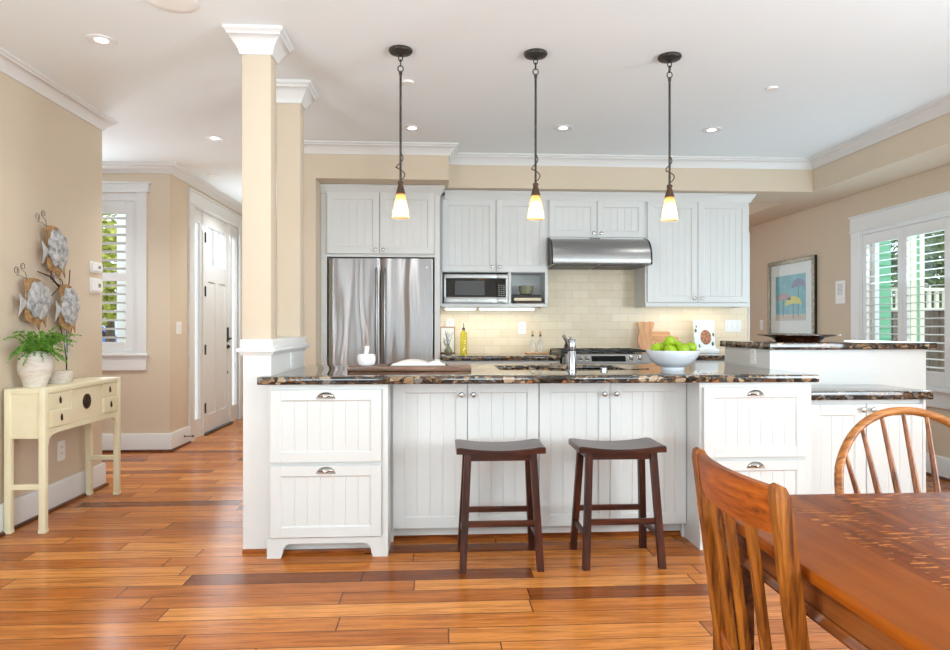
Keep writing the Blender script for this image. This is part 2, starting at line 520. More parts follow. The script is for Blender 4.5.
class MB:
    def __init__(s):
        s.bm = bmesh.new()

    def box(s, x0, x1, y0, y1, z0, z1, bev=0.0, seg=2, rot=None, pivot=None):
        if x1 < x0: x0, x1 = x1, x0
        if y1 < y0: y0, y1 = y1, y0
        if z1 < z0: z0, z1 = z1, z0
        vs = [s.bm.verts.new((x, y, z)) for z in (z0, z1) for y in (y0, y1) for x in (x0, x1)]
        fs = [(0, 2, 3, 1), (4, 5, 7, 6), (0, 1, 5, 4), (2, 6, 7, 3), (0, 4, 6, 2), (1, 3, 7, 5)]
        faces = [s.bm.faces.new([vs[i] for i in f]) for f in fs]
        allv = vs
        if bev > 0:
            bev = min(bev, 0.49 * min(x1 - x0, y1 - y0, z1 - z0))
            edges = list({e for f in faces for e in f.edges})
            r = bmesh.ops.bevel(s.bm, geom=edges, offset=bev, segments=seg, profile=0.5, affect='EDGES')
            allv = list({v for f in r['faces'] for v in f.verts} | {v for v in vs if v.is_valid})
        if rot is not None:
            bmesh.ops.rotate(s.bm, verts=allv, cent=pivot or ((x0 + x1) / 2, (y0 + y1) / 2, (z0 + z1) / 2), matrix=rot)
        return allv

    def quadgrid(s, rows, closed_u=False, closed_v=False, cap0=False, cap1=False):
        vr = [[s.bm.verts.new(p) for p in row] for row in rows]
        nu, nv = len(vr), len(vr[0])
        for i in range(nu if closed_u else nu - 1):
            for j in range(nv if closed_v else nv - 1):
                a, b = vr[i][j], vr[i][(j + 1) % nv]
                c, d = vr[(i + 1) % nu][(j + 1) % nv], vr[(i + 1) % nu][j]
                try:
                    s.bm.faces.new((a, b, c, d))
                except ValueError:
                    pass
        if cap0:
            s.bm.faces.new(list(reversed(vr[0])))
        if cap1:
            s.bm.faces.new(vr[-1])
        return vr

    def tube(s, pts, r, n=8, closed=False, sx=1.0, up=None):
        pts = [Vector(p) for p in pts]
        m = len(pts)
        rs = r if isinstance(r, (list, tuple)) else [r] * m
        tang = []
        for i in range(m):
            a = pts[(i - 1) % m] if (closed or i > 0) else pts[i]
            b = pts[(i + 1) % m] if (closed or i < m - 1) else pts[i]
            d = (b - a)
            tang.append(d.normalized() if d.length > 1e-9 else Vector((0, 0, 1)))
        ref = Vector(up) if up else (Vector((0, 0, 1)) if abs(tang[0].z) < 0.9 else Vector((1, 0, 0)))
        nrm = (ref - tang[0] * ref.dot(tang[0])).normalized()
        rows = []
        for i in range(m):
            if i > 0:
                nrm = nrm - tang[i] * nrm.dot(tang[i])
                nrm = nrm.normalized() if nrm.length > 1e-6 else tang[i].orthogonal().normalized()
            bi = tang[i].cross(nrm)
            rows.append([pts[i] + (nrm * math.cos(2 * PI * k / n) + bi * math.sin(2 * PI * k / n) * sx) * rs[i] for k in range(n)])
        s.quadgrid(rows, closed_u=closed, closed_v=True, cap0=not closed, cap1=not closed)

    def bar(s, p0, p1, wx, wy, wx1=None, wy1=None):
        """square-section leg from p0 to p1, its ends level"""
        wx1, wy1 = wx1 or wx, wy1 or wy
        rows = []
        for (p, a, b) in ((p0, wx, wy), (p1, wx1, wy1)):
            rows.append([(p[0] - a / 2, p[1] - b / 2, p[2]), (p[0] + a / 2, p[1] - b / 2, p[2]), (p[0] + a / 2, p[1] + b / 2, p[2]), (p[0] - a / 2, p[1] + b / 2, p[2])])
        s.quadgrid(rows, closed_v=True, cap0=True, cap1=True)

    def lathe(s, prof, c, n=32, axis='z', sx=1.0, sy=1.0, a0=0.0):
        rows = []
        for (r, h) in prof:
            row = []
            for k in range(n):
                a = a0 + 2 * PI * k / n
                u, v = math.cos(a) * max(r, 1e-5) * sx, math.sin(a) * max(r, 1e-5) * sy
                if axis == 'z':
                    row.append((c[0] + u, c[1] + v, c[2] + h))
                elif axis == 'y':
                    row.append((c[0] + u, c[1] + h, c[2] + v))
                else:
                    row.append((c[0] + h, c[1] + u, c[2] + v))
            rows.append(row)
        s.quadgrid(rows, closed_v=True, cap0=True, cap1=True)

    def prism(s, poly, axis, a, b):
        """polygon in the plane across AXIS, extruded from a to b"""
        def P(p, h):
            return (h, p[0], p[1]) if axis == 'x' else (p[0], h, p[1]) if axis == 'y' else (p[0], p[1], h)
        v0 = [s.bm.verts.new(P(p, a)) for p in poly]
        v1 = [s.bm.verts.new(P(p, b)) for p in poly]
        k = len(poly)
        for i in range(k):
            s.bm.faces.new((v0[i], v0[(i + 1) % k], v1[(i + 1) % k], v1[i]))
        s.bm.faces.new(list(reversed(v0)))
        s.bm.faces.new(v1)
        return v0 + v1

    def sweep(s, path, prof, closed=False):
        """profile (out, z) carried along a level path; OUT points to the right of travel; corners are mitred"""
        m = len(path)
        P = [Vector((p[0], p[1])) for p in path]
        rows = []
        for i in range(m):
            d0 = (P[i] - P[i - 1]).normalized() if (closed or i > 0) else None
            d1 = (P[(i + 1) % m] - P[i]).normalized() if (closed or i < m - 1) else None
            d0 = d0 or d1
            d1 = d1 or d0
            n0, n1 = Vector((d0.y, -d0.x)), Vector((d1.y, -d1.x))
            b = (n0 + n1)
            b = b / (1 + n0.dot(n1)) if (1 + n0.dot(n1)) > 1e-4 else n0
            rows.append([(P[i].x + b.x * o, P[i].y + b.y * o, z) for (o, z) in prof])
        s.quadgrid(rows, closed_u=closed, closed_v=True, cap0=not closed, cap1=not closed)

    def sphere(s, c, r, n=16, sc=(1, 1, 1)):
        r_ = bmesh.ops.create_uvsphere(s.bm, u_segments=n, v_segments=max(6, n // 2), radius=r)
        for v in r_['verts']:
            v.co = Vector((v.co.x * sc[0] + c[0], v.co.y * sc[1] + c[1], v.co.z * sc[2] + c[2]))
        return r_['verts']


def base_of(p):
    while p.parent is not None:
        p = p.parent
    return p


def obj(name, mb, mat, parent=None, angle=35):
    """links what MB holds as one mesh; the builder works in scene coordinates, the mesh is stored relative to its thing's base"""
    bm = mb.bm
    bmesh.ops.recalc_face_normals(bm, faces=bm.faces[:])
    if parent is not None:
        org = Vector(base_of(parent).location)
    else:
        lo = Vector((min(v.co.x for v in bm.verts), min(v.co.y for v in bm.verts), min(v.co.z for v in bm.verts)))
        hi = Vector((max(v.co.x for v in bm.verts), max(v.co.y for v in bm.verts), max(v.co.z for v in bm.verts)))
        org = Vector(((lo.x + hi.x) / 2, (lo.y + hi.y) / 2, lo.z))
    bmesh.ops.translate(bm, verts=bm.verts[:], vec=-org)
    me = bpy.data.meshes.new(name)
    bm.to_mesh(me)
    bm.free()
    me.materials.append(mat)
    me.shade_smooth()
    me.set_sharp_from_angle(angle=R(angle))
    o = bpy.data.objects.new(name, me)
    COL.objects.link(o)
    if parent is not None:
        o.parent = parent
    else:
        o.location = org
    return o


def thing(name, label, cat, loc, group=None):
    o = bpy.data.objects.new(name, None)
    o.empty_display_size = 0.1
    COL.objects.link(o)
    o.location = loc
    tag(o, label, cat, group)
    return o


def tag(o, label, cat, group=None):
    o['label'] = label
    o['category'] = cat
    if group:
        o['group'] = group
    return o


def struct(name, mb, mat, parent=None, angle=35):
    o = obj(name, mb, mat, parent, angle)
    if parent is None:
        o['kind'] = 'structure'
    return o


def sroot(name, loc):
    o = bpy.data.objects.new(name, None)
    COL.objects.link(o)
    o.location = loc
    o['kind'] = 'structure'
    return o


def dup(root, loc, label, group=None):
    r = root.copy()
    COL.objects.link(r)
    r.location = loc
    r['label'] = label
    if group:
        r['group'] = group
    for ch in list(root.children):
        c = ch.copy()
        COL.objects.link(c)
        c.parent = r
        for g in ch.children:
            d = g.copy()
            COL.objects.link(d)
            d.parent = c
    return r


def bx(*a, **k):
    m = MB()
    m.box(*a, **k)
    return m


def bead(mb, x0, x1, z0, z1, y, pitch=0.062, w=0.0065, d=0.0030):
    """upright beadboard facing the camera: flats with V grooves between"""
    n = max(1, round((x1 - x0) / pitch))
    p = (x1 - x0) / n
    xs = [(x0, y)]
    for i in range(1, n):
        c = x0 + i * p
        xs += [(c - w / 2, y), (c, y + d), (c + w / 2, y)]
    xs.append((x1, y))
    mb.quadgrid([[(x, yy, z0) for x, yy in xs], [(x, yy, z1) for x, yy in xs]])


def bead_front(mb, x0, x1, z0, z1, y, fw=0.056, t=0.02, pitch=0.062):
    """framed door or drawer front with a beadboard panel; y is its front face"""
    mb.box(x0, x0 + fw, y, y + t, z0, z1, 0.0015, 1)
    mb.box(x1 - fw, x1, y, y + t, z0, z1, 0.0015, 1)
    mb.box(x0 + fw, x1 - fw, y, y + t, z0, z0 + fw, 0.0015, 1)
    mb.box(x0 + fw, x1 - fw, y, y + t, z1 - fw, z1, 0.0015, 1)
    # sloped inner lip
    a, b = 0.007, 0.008
    X0, X1, Z0, Z1 = x0 + fw - 0.001, x1 - fw + 0.001, z0 + fw - 0.001, z1 - fw + 0.001
    mb.quadgrid([[(X0, y + 0.001, Z0), (X1, y + 0.001, Z0), (X1, y + 0.001, Z1), (X0, y + 0.001, Z1)],
                 [(X0 + a, y + b, Z0 + a), (X1 - a, y + b, Z0 + a), (X1 - a, y + b, Z1 - a), (X0 + a, y + b, Z1 - a)]], closed_v=True)
    bead(mb, X0 + 0.004, X1 - 0.004, Z0 + 0.004, Z1 - 0.004, y + b, pitch)


def knob(parent, x, y, z, r=0.0145):
    m = MB()
    m.lathe([(0.006, 0.0), (0.005, -0.010), (0.009, -0.013), (r, -0.018), (r, -0.022), (r * 0.75, -0.026), (0.0, -0.0275)], (x, y, z), 16, 'y')
    return obj('knob', m, M['nickel'], parent)


def cup_pull(parent, x, y, z, w=0.046, h=0.032):
    m = MB()
    rows = []
    for i in range(7):
        a = PI / 2 * i / 6
        rows.append([(x + w * math.cos(PI * j / 14) * (0.25 + 0.75 * math.sin(a) if i else 0.25), y - 0.026 * math.cos(a) * (math.sin(PI * j / 14) ** 0.5 if 0 < j < 14 else 0), z - 0.012 + h * math.sin(PI * j / 14) * (0.25 + 0.75 * math.sin(a))) for j in range(15)])
    m.quadgrid(rows)
    m.box(x - w - 0.003, x + w + 0.003, y - 0.004, y, z - 0.016, z - 0.010, 0.0015, 1)
    return obj('cup_pull', m, M['nickel'], parent)


CROWN = [(0.0, -0.088), (0.010, -0.088), (0.012, -0.080), (0.020, -0.066), (0.038, -0.044), (0.056, -0.028), (0.062, -0.026), (0.062, -0.019), (0.074, -0.012), (0.078, -0.010), (0.078, 0.0), (0.0, 0.0)]
CZ = 2.69


def crown(name, path, z=CZ, k=1.0, closed=False, parent=None):
    m = MB()
    m.sweep(path, [(o * k, z + h * k) for o, h in CROWN], closed)
    return struct(name, m, M['trim'], parent)


def baseboard(name, path, h=0.168):
    m = MB()
    m.sweep(path, [(0, 0), (0.018, 0), (0.018, h - 0.012), (0.012, h), (0, h)])
    o = struct(name, m, M['trim'])
    s = MB()
    s.sweep(path, [(0.018, 0), (0.034, 0), (0.034, 0.006), (0.028, 0.016), (0.018, 0.02)])
    obj('shoe_moulding', s, M['oak_dark'], o)
    return o


# ------------------------------------------------------------------ the setting
XL, XR = -2.45, 3.88
YF = 6.30           # hall wall that faces the camera
XD = -2.50          # entry wall
YK = 6.28           # kitchen back wall
def room_slab(z0, z1):
    m = MB()
    m.prism([(-5.3, -3.7), (4.04, -3.7), (4.04, 9.75), (-2.66, 9.75), (-2.66, YF + 0.16), (-5.3, YF + 0.16)], 'z', z0, z1)
    return m


struct('floor', room_slab(-0.12, 0.0), M['floor'])
struct('ceiling', room_slab(CZ, CZ + 0.12), M['ceiling'])
struct('wall_left', bx(XL - 0.16, XL, -3.6, 4.95, 0, CZ), M['wall'])
# hall wall with a window opening
m = MB()
m.box(-5.2, -3.78, YF, YF + 0.16, 0, CZ)
m.box(-2.80, XD, YF, YF + 0.16, 0, CZ)
m.box(-3.78, -2.80, YF, YF + 0.16, 0, 0.92)
m.box(-3.78, -2.80, YF, YF + 0.16, 2.42, CZ)
struct('wall_hall', m, M['wall'])
struct('wall_hall_side', bx(-5.3, -5.2, -3.6, 6.4, 0, CZ), M['wall'])
# entry wall with the door opening
m = MB()
m.box(XD - 0.16, XD, YF + 0.16, 6.84, 0, CZ)
m.box(XD - 0.16, XD, 8.46, 9.7, 0, CZ)
m.box(XD - 0.16, XD, 6.84, 8.46, 2.42, CZ)
struct('wall_entry', m, M['wall'])
struct('wall_entry_end', bx(XD, -1.2, 9.6, 9.75, 0, CZ), M['wall'])
# kitchen: back wall, pier beside the refrigerator
struct('wall_back', bx(-1.2, 3.062, YK, YK + 0.15, 0, CZ), M['wall'])
struct('wall_pier', bx(-1.2, -1.005, 5.50, YK, 0, CZ), M['wall'])
struct('wall_hall_kitchen', bx(-1.2, -1.05, YK + 0.15, 9.6, 0, CZ), M['wall'])
struct('wall_back_tiles', bx(0.03, 3.05, YK - 0.008, YK - 0.0005, 0.91, 2.1), M['tile'])
# right wall with the wide shuttered window opening, solid nearer the camera
m = MB()
WY0, WY1 = 3.85, 5.79
m.box(XR, XR + 0.16, WY1, 8.8, 0, CZ)
m.box(XR, XR + 0.16, WY0, WY1, 0, 0.68)
m.box(XR, XR + 0.16, WY0, WY1, 2.02, CZ)
m.box(XR, XR + 0.16, -3.6, WY0, 0, CZ)
struct('wall_right', m, M['wall'])
struct('wall_corridor_end', bx(3.07, XR, 8.65, 8.8, 0, CZ), M['wall'])
struct('wall_behind', bx(-2.6, XR + 0.16, -3.75, -3.6, 0, CZ), M['wall'])
# soffits: over the refrigerator, along the back cabinets, along the right wall
struct('ceiling_soffit_back', bx(0.10, 3.43, 5.80, YK, 2.40, CZ - 0.0005), M['wall'])
struct('ceiling_soffit_side', bx(3.43, XR, -3.6, 8.65, 2.40, CZ - 0.0005), M['wall'])
struct('ceiling_soffit_fridge', bx(-1.005, 0.10, 5.50, YK, 2.40, CZ - 0.0005), M['wall'])

crown('trim_1', [(XL, -3.6), (XL, 4.95), (XL - 0.16, 4.95)])
crown('trim_2', [(-5.2, YF), (XD, YF), (XD, 9.6)])
crown('trim_3', [(-1.2, 9.6), (-1.2, 5.50), (0.10, 5.50), (0.10, 5.80), (3.43, 5.80), (3.43, -3.6)])
baseboard('baseboard_left', [(XL, -3.6), (XL, 4.95), (XL - 0.16, 4.95)])
baseboard('baseboard_hall', [(-5.2, YF), (XD, YF), (XD, 6.745)])
baseboard('baseboard_entry', [(XD, 8.50), (XD, 9.6), (-1.2, 9.6)])
baseboard('baseboard_right', [(XR, 8.65), (XR, -3.6)])
baseboard('baseboard_pier', [(-1.2, 9.6), (-1.2, 5.50), (-1.005, 5.50)])
struct('trim_4', bx(3.05, 3.066, YK - 0.02, YK + 0.17, 0, 2.1, 0.003), M['trim'])

# half wall with its cap, and the two square columns that stand on it
HX0, HX1, HY0, HY1 = -0.998, -0.856, 3.44, 4.30
hw = sroot('half_wall', ((HX0 + HX1) / 2, (HY0 + HY1) / 2, 0))
obj('panel', bx(HX0, HX1, HY0, HY1, 0, 1.036), M['trim'], hw)
obj('cap', bx(HX0 - 0.028, HX1 + 0.028, HY0 - 0.028, HY1 + 0.028, 1.036, 1.056, 0.004), M['trim'], hw)
m = MB()
m.sweep([(HX0, HY0), (HX1, HY0), (HX1, HY1), (HX0, HY1)], [(0, 1.018), (0.008, 1.018), (0.018, 1.036), (0, 1.036)], True)
obj('cove', m, M['trim'], hw)
obj('plinth', bx(HX0 - 0.012, HX1 + 0.010, HY0 - 0.012, HY1 + 0.012, 1.056, 1.102, 0.003), M['trim'], hw)
m = MB()
m.sweep([(HX0, HY0), (HX1, HY0)], [(0, 0), (0.014, 0), (0.014, 0.014), (0, 0.02)])
obj('shoe_moulding', m, M['oak_x'], hw)
for (y0, y1) in ((3.44, 3.555), (4.17, 4.297)):
    x0, x1 = -1.004, -0.857
    c = sroot('column', ((x0 + x1) / 2, (y0 + y1) / 2, 1.102))
    obj('shaft', bx(x0, x1, y0, y1, 1.102, CZ - 0.001, 0.003), M['wall'], c)
    m = MB()
    m.sweep([(x0, y0), (x1, y0), (x1, y1), (x0, y1)], [(o * 0.98, CZ + h * 1.38) for o, h in CROWN], True)
    obj('capital', m, M['trim'], c)


# ------------------------------------------------------------------ windows and the entry door
def louver(mb, a0, a1, zc, w=0.06, t=0.010, ang=8, across='y', at=0.0):
    """one slat with a rounded section; ACROSS: the way it runs"""
    n = 10
    ca, sa = math.cos(R(ang)), math.sin(R(ang))
    rows = []
    for e in (a0, a1):
        row = []
        for k in range(n):
            a = 2 * PI * k / n
            u, v = math.cos(a) * w / 2, math.sin(a) * t / 2
            U, V = u * ca - v * sa, u * sa + v * ca
            row.append((at + U, e, zc + V) if across == 'y' else (e, at + U, zc + V))
        rows.append(row)
    mb.quadgrid(rows, closed_v=True, cap0=True, cap1=True)


# window_1: hall window, plantation shutter
w1 = sroot('window_1', (-3.29, YF, 0.76))
m = MB()
m.box(-2.80, -2.71, YF - 0.02, YF, 0.912, 2.43, 0.002, 1)
m.box(-3.87, -3.78, YF - 0.02, YF, 0.912, 2.43, 0.002, 1)
m.box(-3.89, -2.69, YF - 0.024, YF, 2.43, 2.50, 0.002, 1)
m.box(-3.91, -2.668, YF - 0.034, YF, 2.500, 2.516, 0.002, 1)
m.box(-3.90, -2.68, YF - 0.028, YF, 2.424, 2.436, 0.002, 1)
obj('casing', m, M['trim'], w1)
obj('sill', bx(-3.90, -2.69, YF - 0.04, YF, 0.895, 0.916, 0.003), M['trim'], w1)
obj('apron', bx(-3.87, -2.71, YF - 0.02, YF, 0.76, 0.895, 0.002, 1), M['trim'], w1)
m = MB()
m.box(-2.835, -2.80, YF, YF + 0.05, 0.92, 2.42)
m.box(-3.78, -3.745, YF, YF + 0.05, 0.92, 2.42)
m.box(-3.745, -2.835, YF, YF + 0.05, 2.345, 2.42)
m.box(-3.745, -2.835, YF, YF + 0.05, 0.92, 0.935)
obj('frame', m, M['trim'], w1)
for (a, b) in ((-3.745, -3.292), (-3.288, -2.838)):
    m = MB()
    st = 0.07
    m.box(a, a + st, YF + 0.004, YF + 0.034, 0.936, 2.343, 0.002, 1)
    m.box(b - st, b, YF + 0.004, YF + 0.034, 0.936, 2.343, 0.002, 1)
    m.box(a + st, b - st, YF + 0.004, YF + 0.034, 0.936, 1.025, 0.002, 1)
    m.box(a + st, b - st, YF + 0.004, YF + 0.034, 2.225, 2.343, 0.002, 1)
    m.box(a + st, b - st, YF + 0.004, YF + 0.034, 1.595, 1.672, 0.002, 1)
    sh = obj('shutter', m, M['trim'], w1)
    m = MB()
    for (z0, z1) in ((1.025, 1.595), (1.672, 2.225)):
        k = 7
        p = (z1 - z0) / k
        for i in range(k):
            louver(m, a + st, b - st, z0 + p * (i + 0.5), 0.062, 0.011, -14, 'x', YF + 0.02)
    obj('louver_bank', m, M['trim'], sh)
m = MB()
m.box(-3.78, -2.80, YF + 0.118, YF + 0.124, 0.92, 2.42)
gp = obj('glazing', m, M['glass'], w1)
m = MB()
for (x0, x1, z0, z1) in ((-3.78, -3.73, .92, 2.42), (-2.85, -2.80, .92, 2.42), (-3.73, -2.85, .92, .97), (-3.73, -2.85, 2.37, 2.42), (-3.73, -2.85, 1.62, 1.66)):
    m.box(x0, x1, YF + 0.10, YF + 0.14, z0, z1)
obj('sash', m, M['trim'], w1)

# window_2: wide shuttered window in the right wall
w2 = sroot('window_2', (XR, (WY0 + WY1) / 2, 0.54))
m = MB()
m.box(XR - 0.02, XR, WY1, WY1 + 0.12, 0.68, 2.05, 0.002, 1)
m.box(XR - 0.02, XR, WY0 - 0.12, WY0, 0.68, 2.05, 0.002, 1)
m.box(XR - 0.026, XR, WY0 - 0.125, WY1 + 0.125, 2.05, 2.172, 0.002, 1)
m.box(XR - 0.032, XR, WY0 - 0.13, WY1 + 0.13, 2.038, 2.052, 0.002, 1)
m.box(XR - 0.038, XR, WY0 - 0.14, WY1 + 0.14, 2.172, 2.188, 0.002, 1)
obj('casing', m, M['trim'], w2)
obj('sill', bx(XR - 0.05, XR, WY0 - 0.13, WY1 + 0.13, 0.664, 0.684, 0.003), M['trim'], w2)
obj('apron', bx(XR - 0.02, XR, WY0 - 0.12, WY1 + 0.12, 0.54, 0.664, 0.002, 1), M['trim'], w2)
m = MB()
m.box(XR - 0.012, XR + 0.05, WY1 - 0.03, WY1, 0.684, 2.04)
m.box(XR - 0.012, XR + 0.05, WY0, WY0 + 0.03, 0.684, 2.04)
m.box(XR - 0.012, XR + 0.05, WY0 + 0.03, WY1 - 0.03, 2.005, 2.04)
m.box(XR - 0.012, XR + 0.05, WY0 + 0.03, WY1 - 0.03, 0.684, 0.70)
obj('frame', m, M['trim'], w2)
ed = [5.76, 5.25, 4.74, 4.32, 3.88]
for i in range(4):
    b, a = ed[i] - 0.002, ed[i + 1] + 0.002
    st = 0.052
    m = MB()
    m.box(XR - 0.006, XR + 0.024, a, a + st, 0.702, 2.003, 0.002, 1)
    m.box(XR - 0.006, XR + 0.024, b - st, b, 0.702, 2.003, 0.002, 1)
    m.box(XR - 0.006, XR + 0.024, a + st, b - st, 0.702, 0.815, 0.002, 1)
    m.box(XR - 0.006, XR + 0.024, a + st, b - st, 1.91, 2.003, 0.002, 1)
    sh = obj('shutter', m, M['trim'], w2)
    m = MB()
    k = 17
    p = (1.91 - 0.815) / k
    for j in range(k):
        louver(m, a + st, b - st, 0.815 + p * (j + 0.5), 0.058, 0.009, 5, 'y', XR + 0.008)
    obj('louver_bank', m, M['trim'], sh)
obj('glazing', bx(XR + 0.118, XR + 0.124, WY0, WY1, 0.69, 2.02), M['glass'], w2)
m = MB()
for (y0, y1, z0, z1) in ((WY1 - .05, WY1, .69, 2.02), (WY0, WY0 + .05, .69, 2.02), (WY0 + .05, WY1 - .05, .69, .74), (WY0 + .05, WY1 - .05, 1.97, 2.02)):
    m.box(XR + 0.10, XR + 0.14, y0, y1, z0, z1)
obj('sash', m, M['trim'], w2)

# door_1: entry door with a sidelight on each side
d1 = sroot('door_1', (XD, 7.66, 0))
m = MB()
m.box(XD, XD + 0.022, 6.745, 6.87, 0, 2.42, 0.002, 1)
m.box(XD, XD + 0.022, 8.42, 8.52, 0, 2.42, 0.002, 1)
m.box(XD, XD + 0.026, 6.735, 8.53, 2.42, 2.545, 0.002, 1)
m.box(XD, XD + 0.036, 6.715, 8.55, 2.545, 2.562, 0.002, 1)
m.box(XD, XD + 0.032, 6.73, 8.535, 2.412, 2.426, 0.002, 1)
obj('casing', m, M['trim'], d1)
m = MB()
m.box(XD - 0.14, XD, 6.84, 6.86, 0, 2.42)
m.box(XD - 0.14, XD, 8.44, 8.46, 0, 2.42)
m.box(XD - 0.14, XD, 6.86, 8.44, 2.405, 2.42)
m.box(XD - 0.14, XD + 0.004, 7.165, 7.215, 0, 2.405)
m.box(XD - 0.14, XD + 0.004, 8.085, 8.14, 0, 2.405)
obj('jamb', m, M['trim'], d1)
for (a, b, g0, g1) in ((6.86, 7.165, 6.895, 7.125), (8.14, 8.44, 8.20, 8.385)):
    m = MB()
    x0, x1 = XD - 0.06, XD - 0.012
    m.box(x0, x1, a, g0, 0.0, 2.405, 0.002, 1)
    m.box(x0, x1, g1, b, 0.0, 2.405, 0.002, 1)
    m.box(x0, x1, g0, g1, 0.0, 0.20, 0.002, 1)
    m.box(x0, x1, g0, g1, 2.27, 2.405, 0.002, 1)
    s = obj('sidelight', m, M['trim'], d1)
    obj('pane', bx(x0 + 0.02, x0 + 0.026, g0, g1, 0.20, 2.27), M['frost'], s)
m = MB()
x0, x1 = XD - 0.058, XD - 0.012
gz0, gz1 = 1.85, 2.265
m.box(x0, x1, 7.217, 7.365, 0.012, 2.403, 0.002, 1)
m.box(x0, x1, 7.964, 8.083, 0.012, 2.403, 0.002, 1)
m.box(x0, x1, 7.365, 7.964, 2.265, 2.403, 0.002, 1)
m.box(x0, x1, 7.365, 7.964, 1.665, 1.85, 0.002, 1)
m.box(x0, x1, 7.365, 7.964, 0.012, 0.205, 0.002, 1)
m.box(x0, x1, 7.60, 7.735, 0.205, 1.665, 0.002, 1)
m.box(x0 + 0.012, x1 - 0.012, 7.365, 7.964, 0.205, 1.665)
m.box(x0 + 0.004, x1 - 0.004, 7.553, 7.573, gz0, gz1)
m.box(x0 + 0.004, x1 - 0.004, 7.756, 7.776, gz0, gz1)
leaf = obj('door_leaf', m, M['trim'], d1)
obj('pane', bx(x0 + 0.02, x0 + 0.026, 7.365, 7.964, gz0, gz1), M['frost'], leaf)
for z in (2.13, 1.55, 0.92, 0.29):
    m = MB()
    m.lathe([(0.009, -0.055), (0.009, 0.055)], (XD + 0.008, 7.218, z), 8)
    m.box(XD - 0.012, XD + 0.005, 7.20, 7.24, z - 0.05, z + 0.05)
    obj('hinge', m, M['iron'], leaf)
m = MB()
m.box(x1, x1 + 0.012, 7.995, 8.045, 0.985, 1.16, 0.004)
m.box(x1 + 0.012, x1 + 0.05, 8.01, 8.03, 1.02, 1.035, 0.004)
m.tube([(x1 + 0.045, 8.02, 1.03), (x1 + 0.052, 7.99, 1.028), (x1 + 0.05, 7.93, 1.02)], 0.009, 8)
obj('handle', m, M['iron'], leaf)
m = MB()
m.lathe([(0.026, 0), (0.026, 0.012), (0.014, 0.016), (0.014, 0.03), (0.0, 0.032)], (x1, 8.02, 0.93), 14, 'x')
obj('deadbolt', m, M['iron'], leaf)
m = MB()
m.lathe([(0.012, 0), (0.012, 0.008), (0.0, 0.01)], (x1, 8.02, 0.62), 10, 'x')
obj('bolt', m, M['iron'], leaf)
obj('threshold', bx(XD - 0.15, XD + 0.03, 7.19, 8.11, 0, 0.02, 0.004), M['darkgrey'], d1)

# door_2: white door at the end of the entry hall
d2 = sroot('door_2', (-2.0, 9.6, 0))
m = MB()
m.box(-2.42, -1.55, 9.575, 9.597, 0, 2.03, 0.002, 1)
obj('door_leaf', m, M['trim'], d2)
m = MB()
m.box(-2.49, -2.42, 9.56, 9.6, 0, 2.03)
m.box(-1.55, -1.45, 9.56, 9.6, 0, 2.03)
m.box(-2.49, -1.45, 9.555, 9.6, 2.03, 2.14)
obj('casing', m, M['trim'], d2)

# ------------------------------------------------------------------ ceiling fittings
dl = [(-1.78, 3.59, 'second nearest to the front of the hall, before the tall column'), (-1.79, 5.40, 'over the entry hall, beyond the columns'),
      (-0.19, 5.04, 'in front of the refrigerator'), (0.965, 4.97, 'in front of the range hood'), (2.12, 4.95, 'near the tall soffit corner')]
dlab = ['lit round recessed downlight in the ceiling beside the leftmost cornice', 'lit round recessed downlight over the entry, before the front door',
        'lit recessed downlight in the ceiling in front of the refrigerator soffit', 'lit recessed downlight in the ceiling between the second and third pendants',
        'lit recessed downlight in the ceiling to the right of the third pendant']
for (x, y, _), lab in zip(dl, dlab):
    t = thing('recessed_downlight', lab, 'ceiling light', (x, y, CZ), 'recessed ceiling downlights')
    m = MB()
    m.lathe([(0.052, -0.002), (0.07, -0.006), (0.074, -0.003), (0.074, 0.0), (0.052, 0.0)], (x, y, CZ), 28)
    obj('trim_ring', m, M['trim'], t)
    m = MB()
    m.lathe([(0.054, -0.0015), (0.0, -0.0028)], (x, y, CZ), 24)
    obj('lens', m, M['downlight'], t)
    l = bpy.data.lights.new('downlight_beam', 'SPOT')
    l.energy = 44 if y > 5.2 and x < -1 else 12
    l.spot_size = R(125)
    l.spot_blend = 0.8
    l.shadow_soft_size = 0.06
    l.color = (1.0, 0.97, 0.93)
    lo = bpy.data.objects.new('downlight_beam', l)
    lo.location = (x, y, CZ - 0.03)
    COL.objects.link(lo)
for hx_, hy_ in ((-3.4, 5.3), (-1.93, 7.5)):  # unseen spots: hidden hall downlight, and one added to brighten the front door
    l = bpy.data.lights.new('hall_unseen_spot', 'SPOT')
    l.energy = 70
    l.spot_size = R(140)
    l.spot_blend = 0.8
    l.color = (0.88, 0.96, 1.0)
    lo = bpy.data.objects.new('hall_unseen_spot', l)
    lo.location = (hx_, hy_, CZ - 0.03)
    COL.objects.link(lo)
for (x, y, r, lab) in ((-1.234, 3.13, 0.115, 'large round white ceiling speaker cover at the top edge'),
                       (-0.18, 4.09, 0.036, 'small round white sprinkler cover beside the first pendant rod'),
                       (2.134, 4.06, 0.036, 'small round white sprinkler cover right of the third pendant'),
                       (-2.24, 6.71, 0.06, 'small round white smoke alarm on the entry ceiling')):
    m = MB()
    m.lathe([(r, 0.0), (r, -0.006), (r * 0.94, -0.011), (r * 0.5, -0.013), (0, -0.0135)], (x, y, CZ), 32)
    nm = 'ceiling_speaker' if r > 0.1 else 'smoke_alarm' if r > 0.05 else 'sprinkler_cover'
    tag(obj(nm, m, M['plastic']), lab, nm.replace('_', ' '))

# ------------------------------------------------------------------ pendants
PX = [(-0.200, 'dark pendant lamp with lit amber glass hanging before the refrigerator'),
      (0.548, 'dark pendant lamp with lit amber glass in the middle of the three'),
      (1.308, 'dark pendant lamp with lit amber glass hanging right of the range hood')]
PY = 3.62


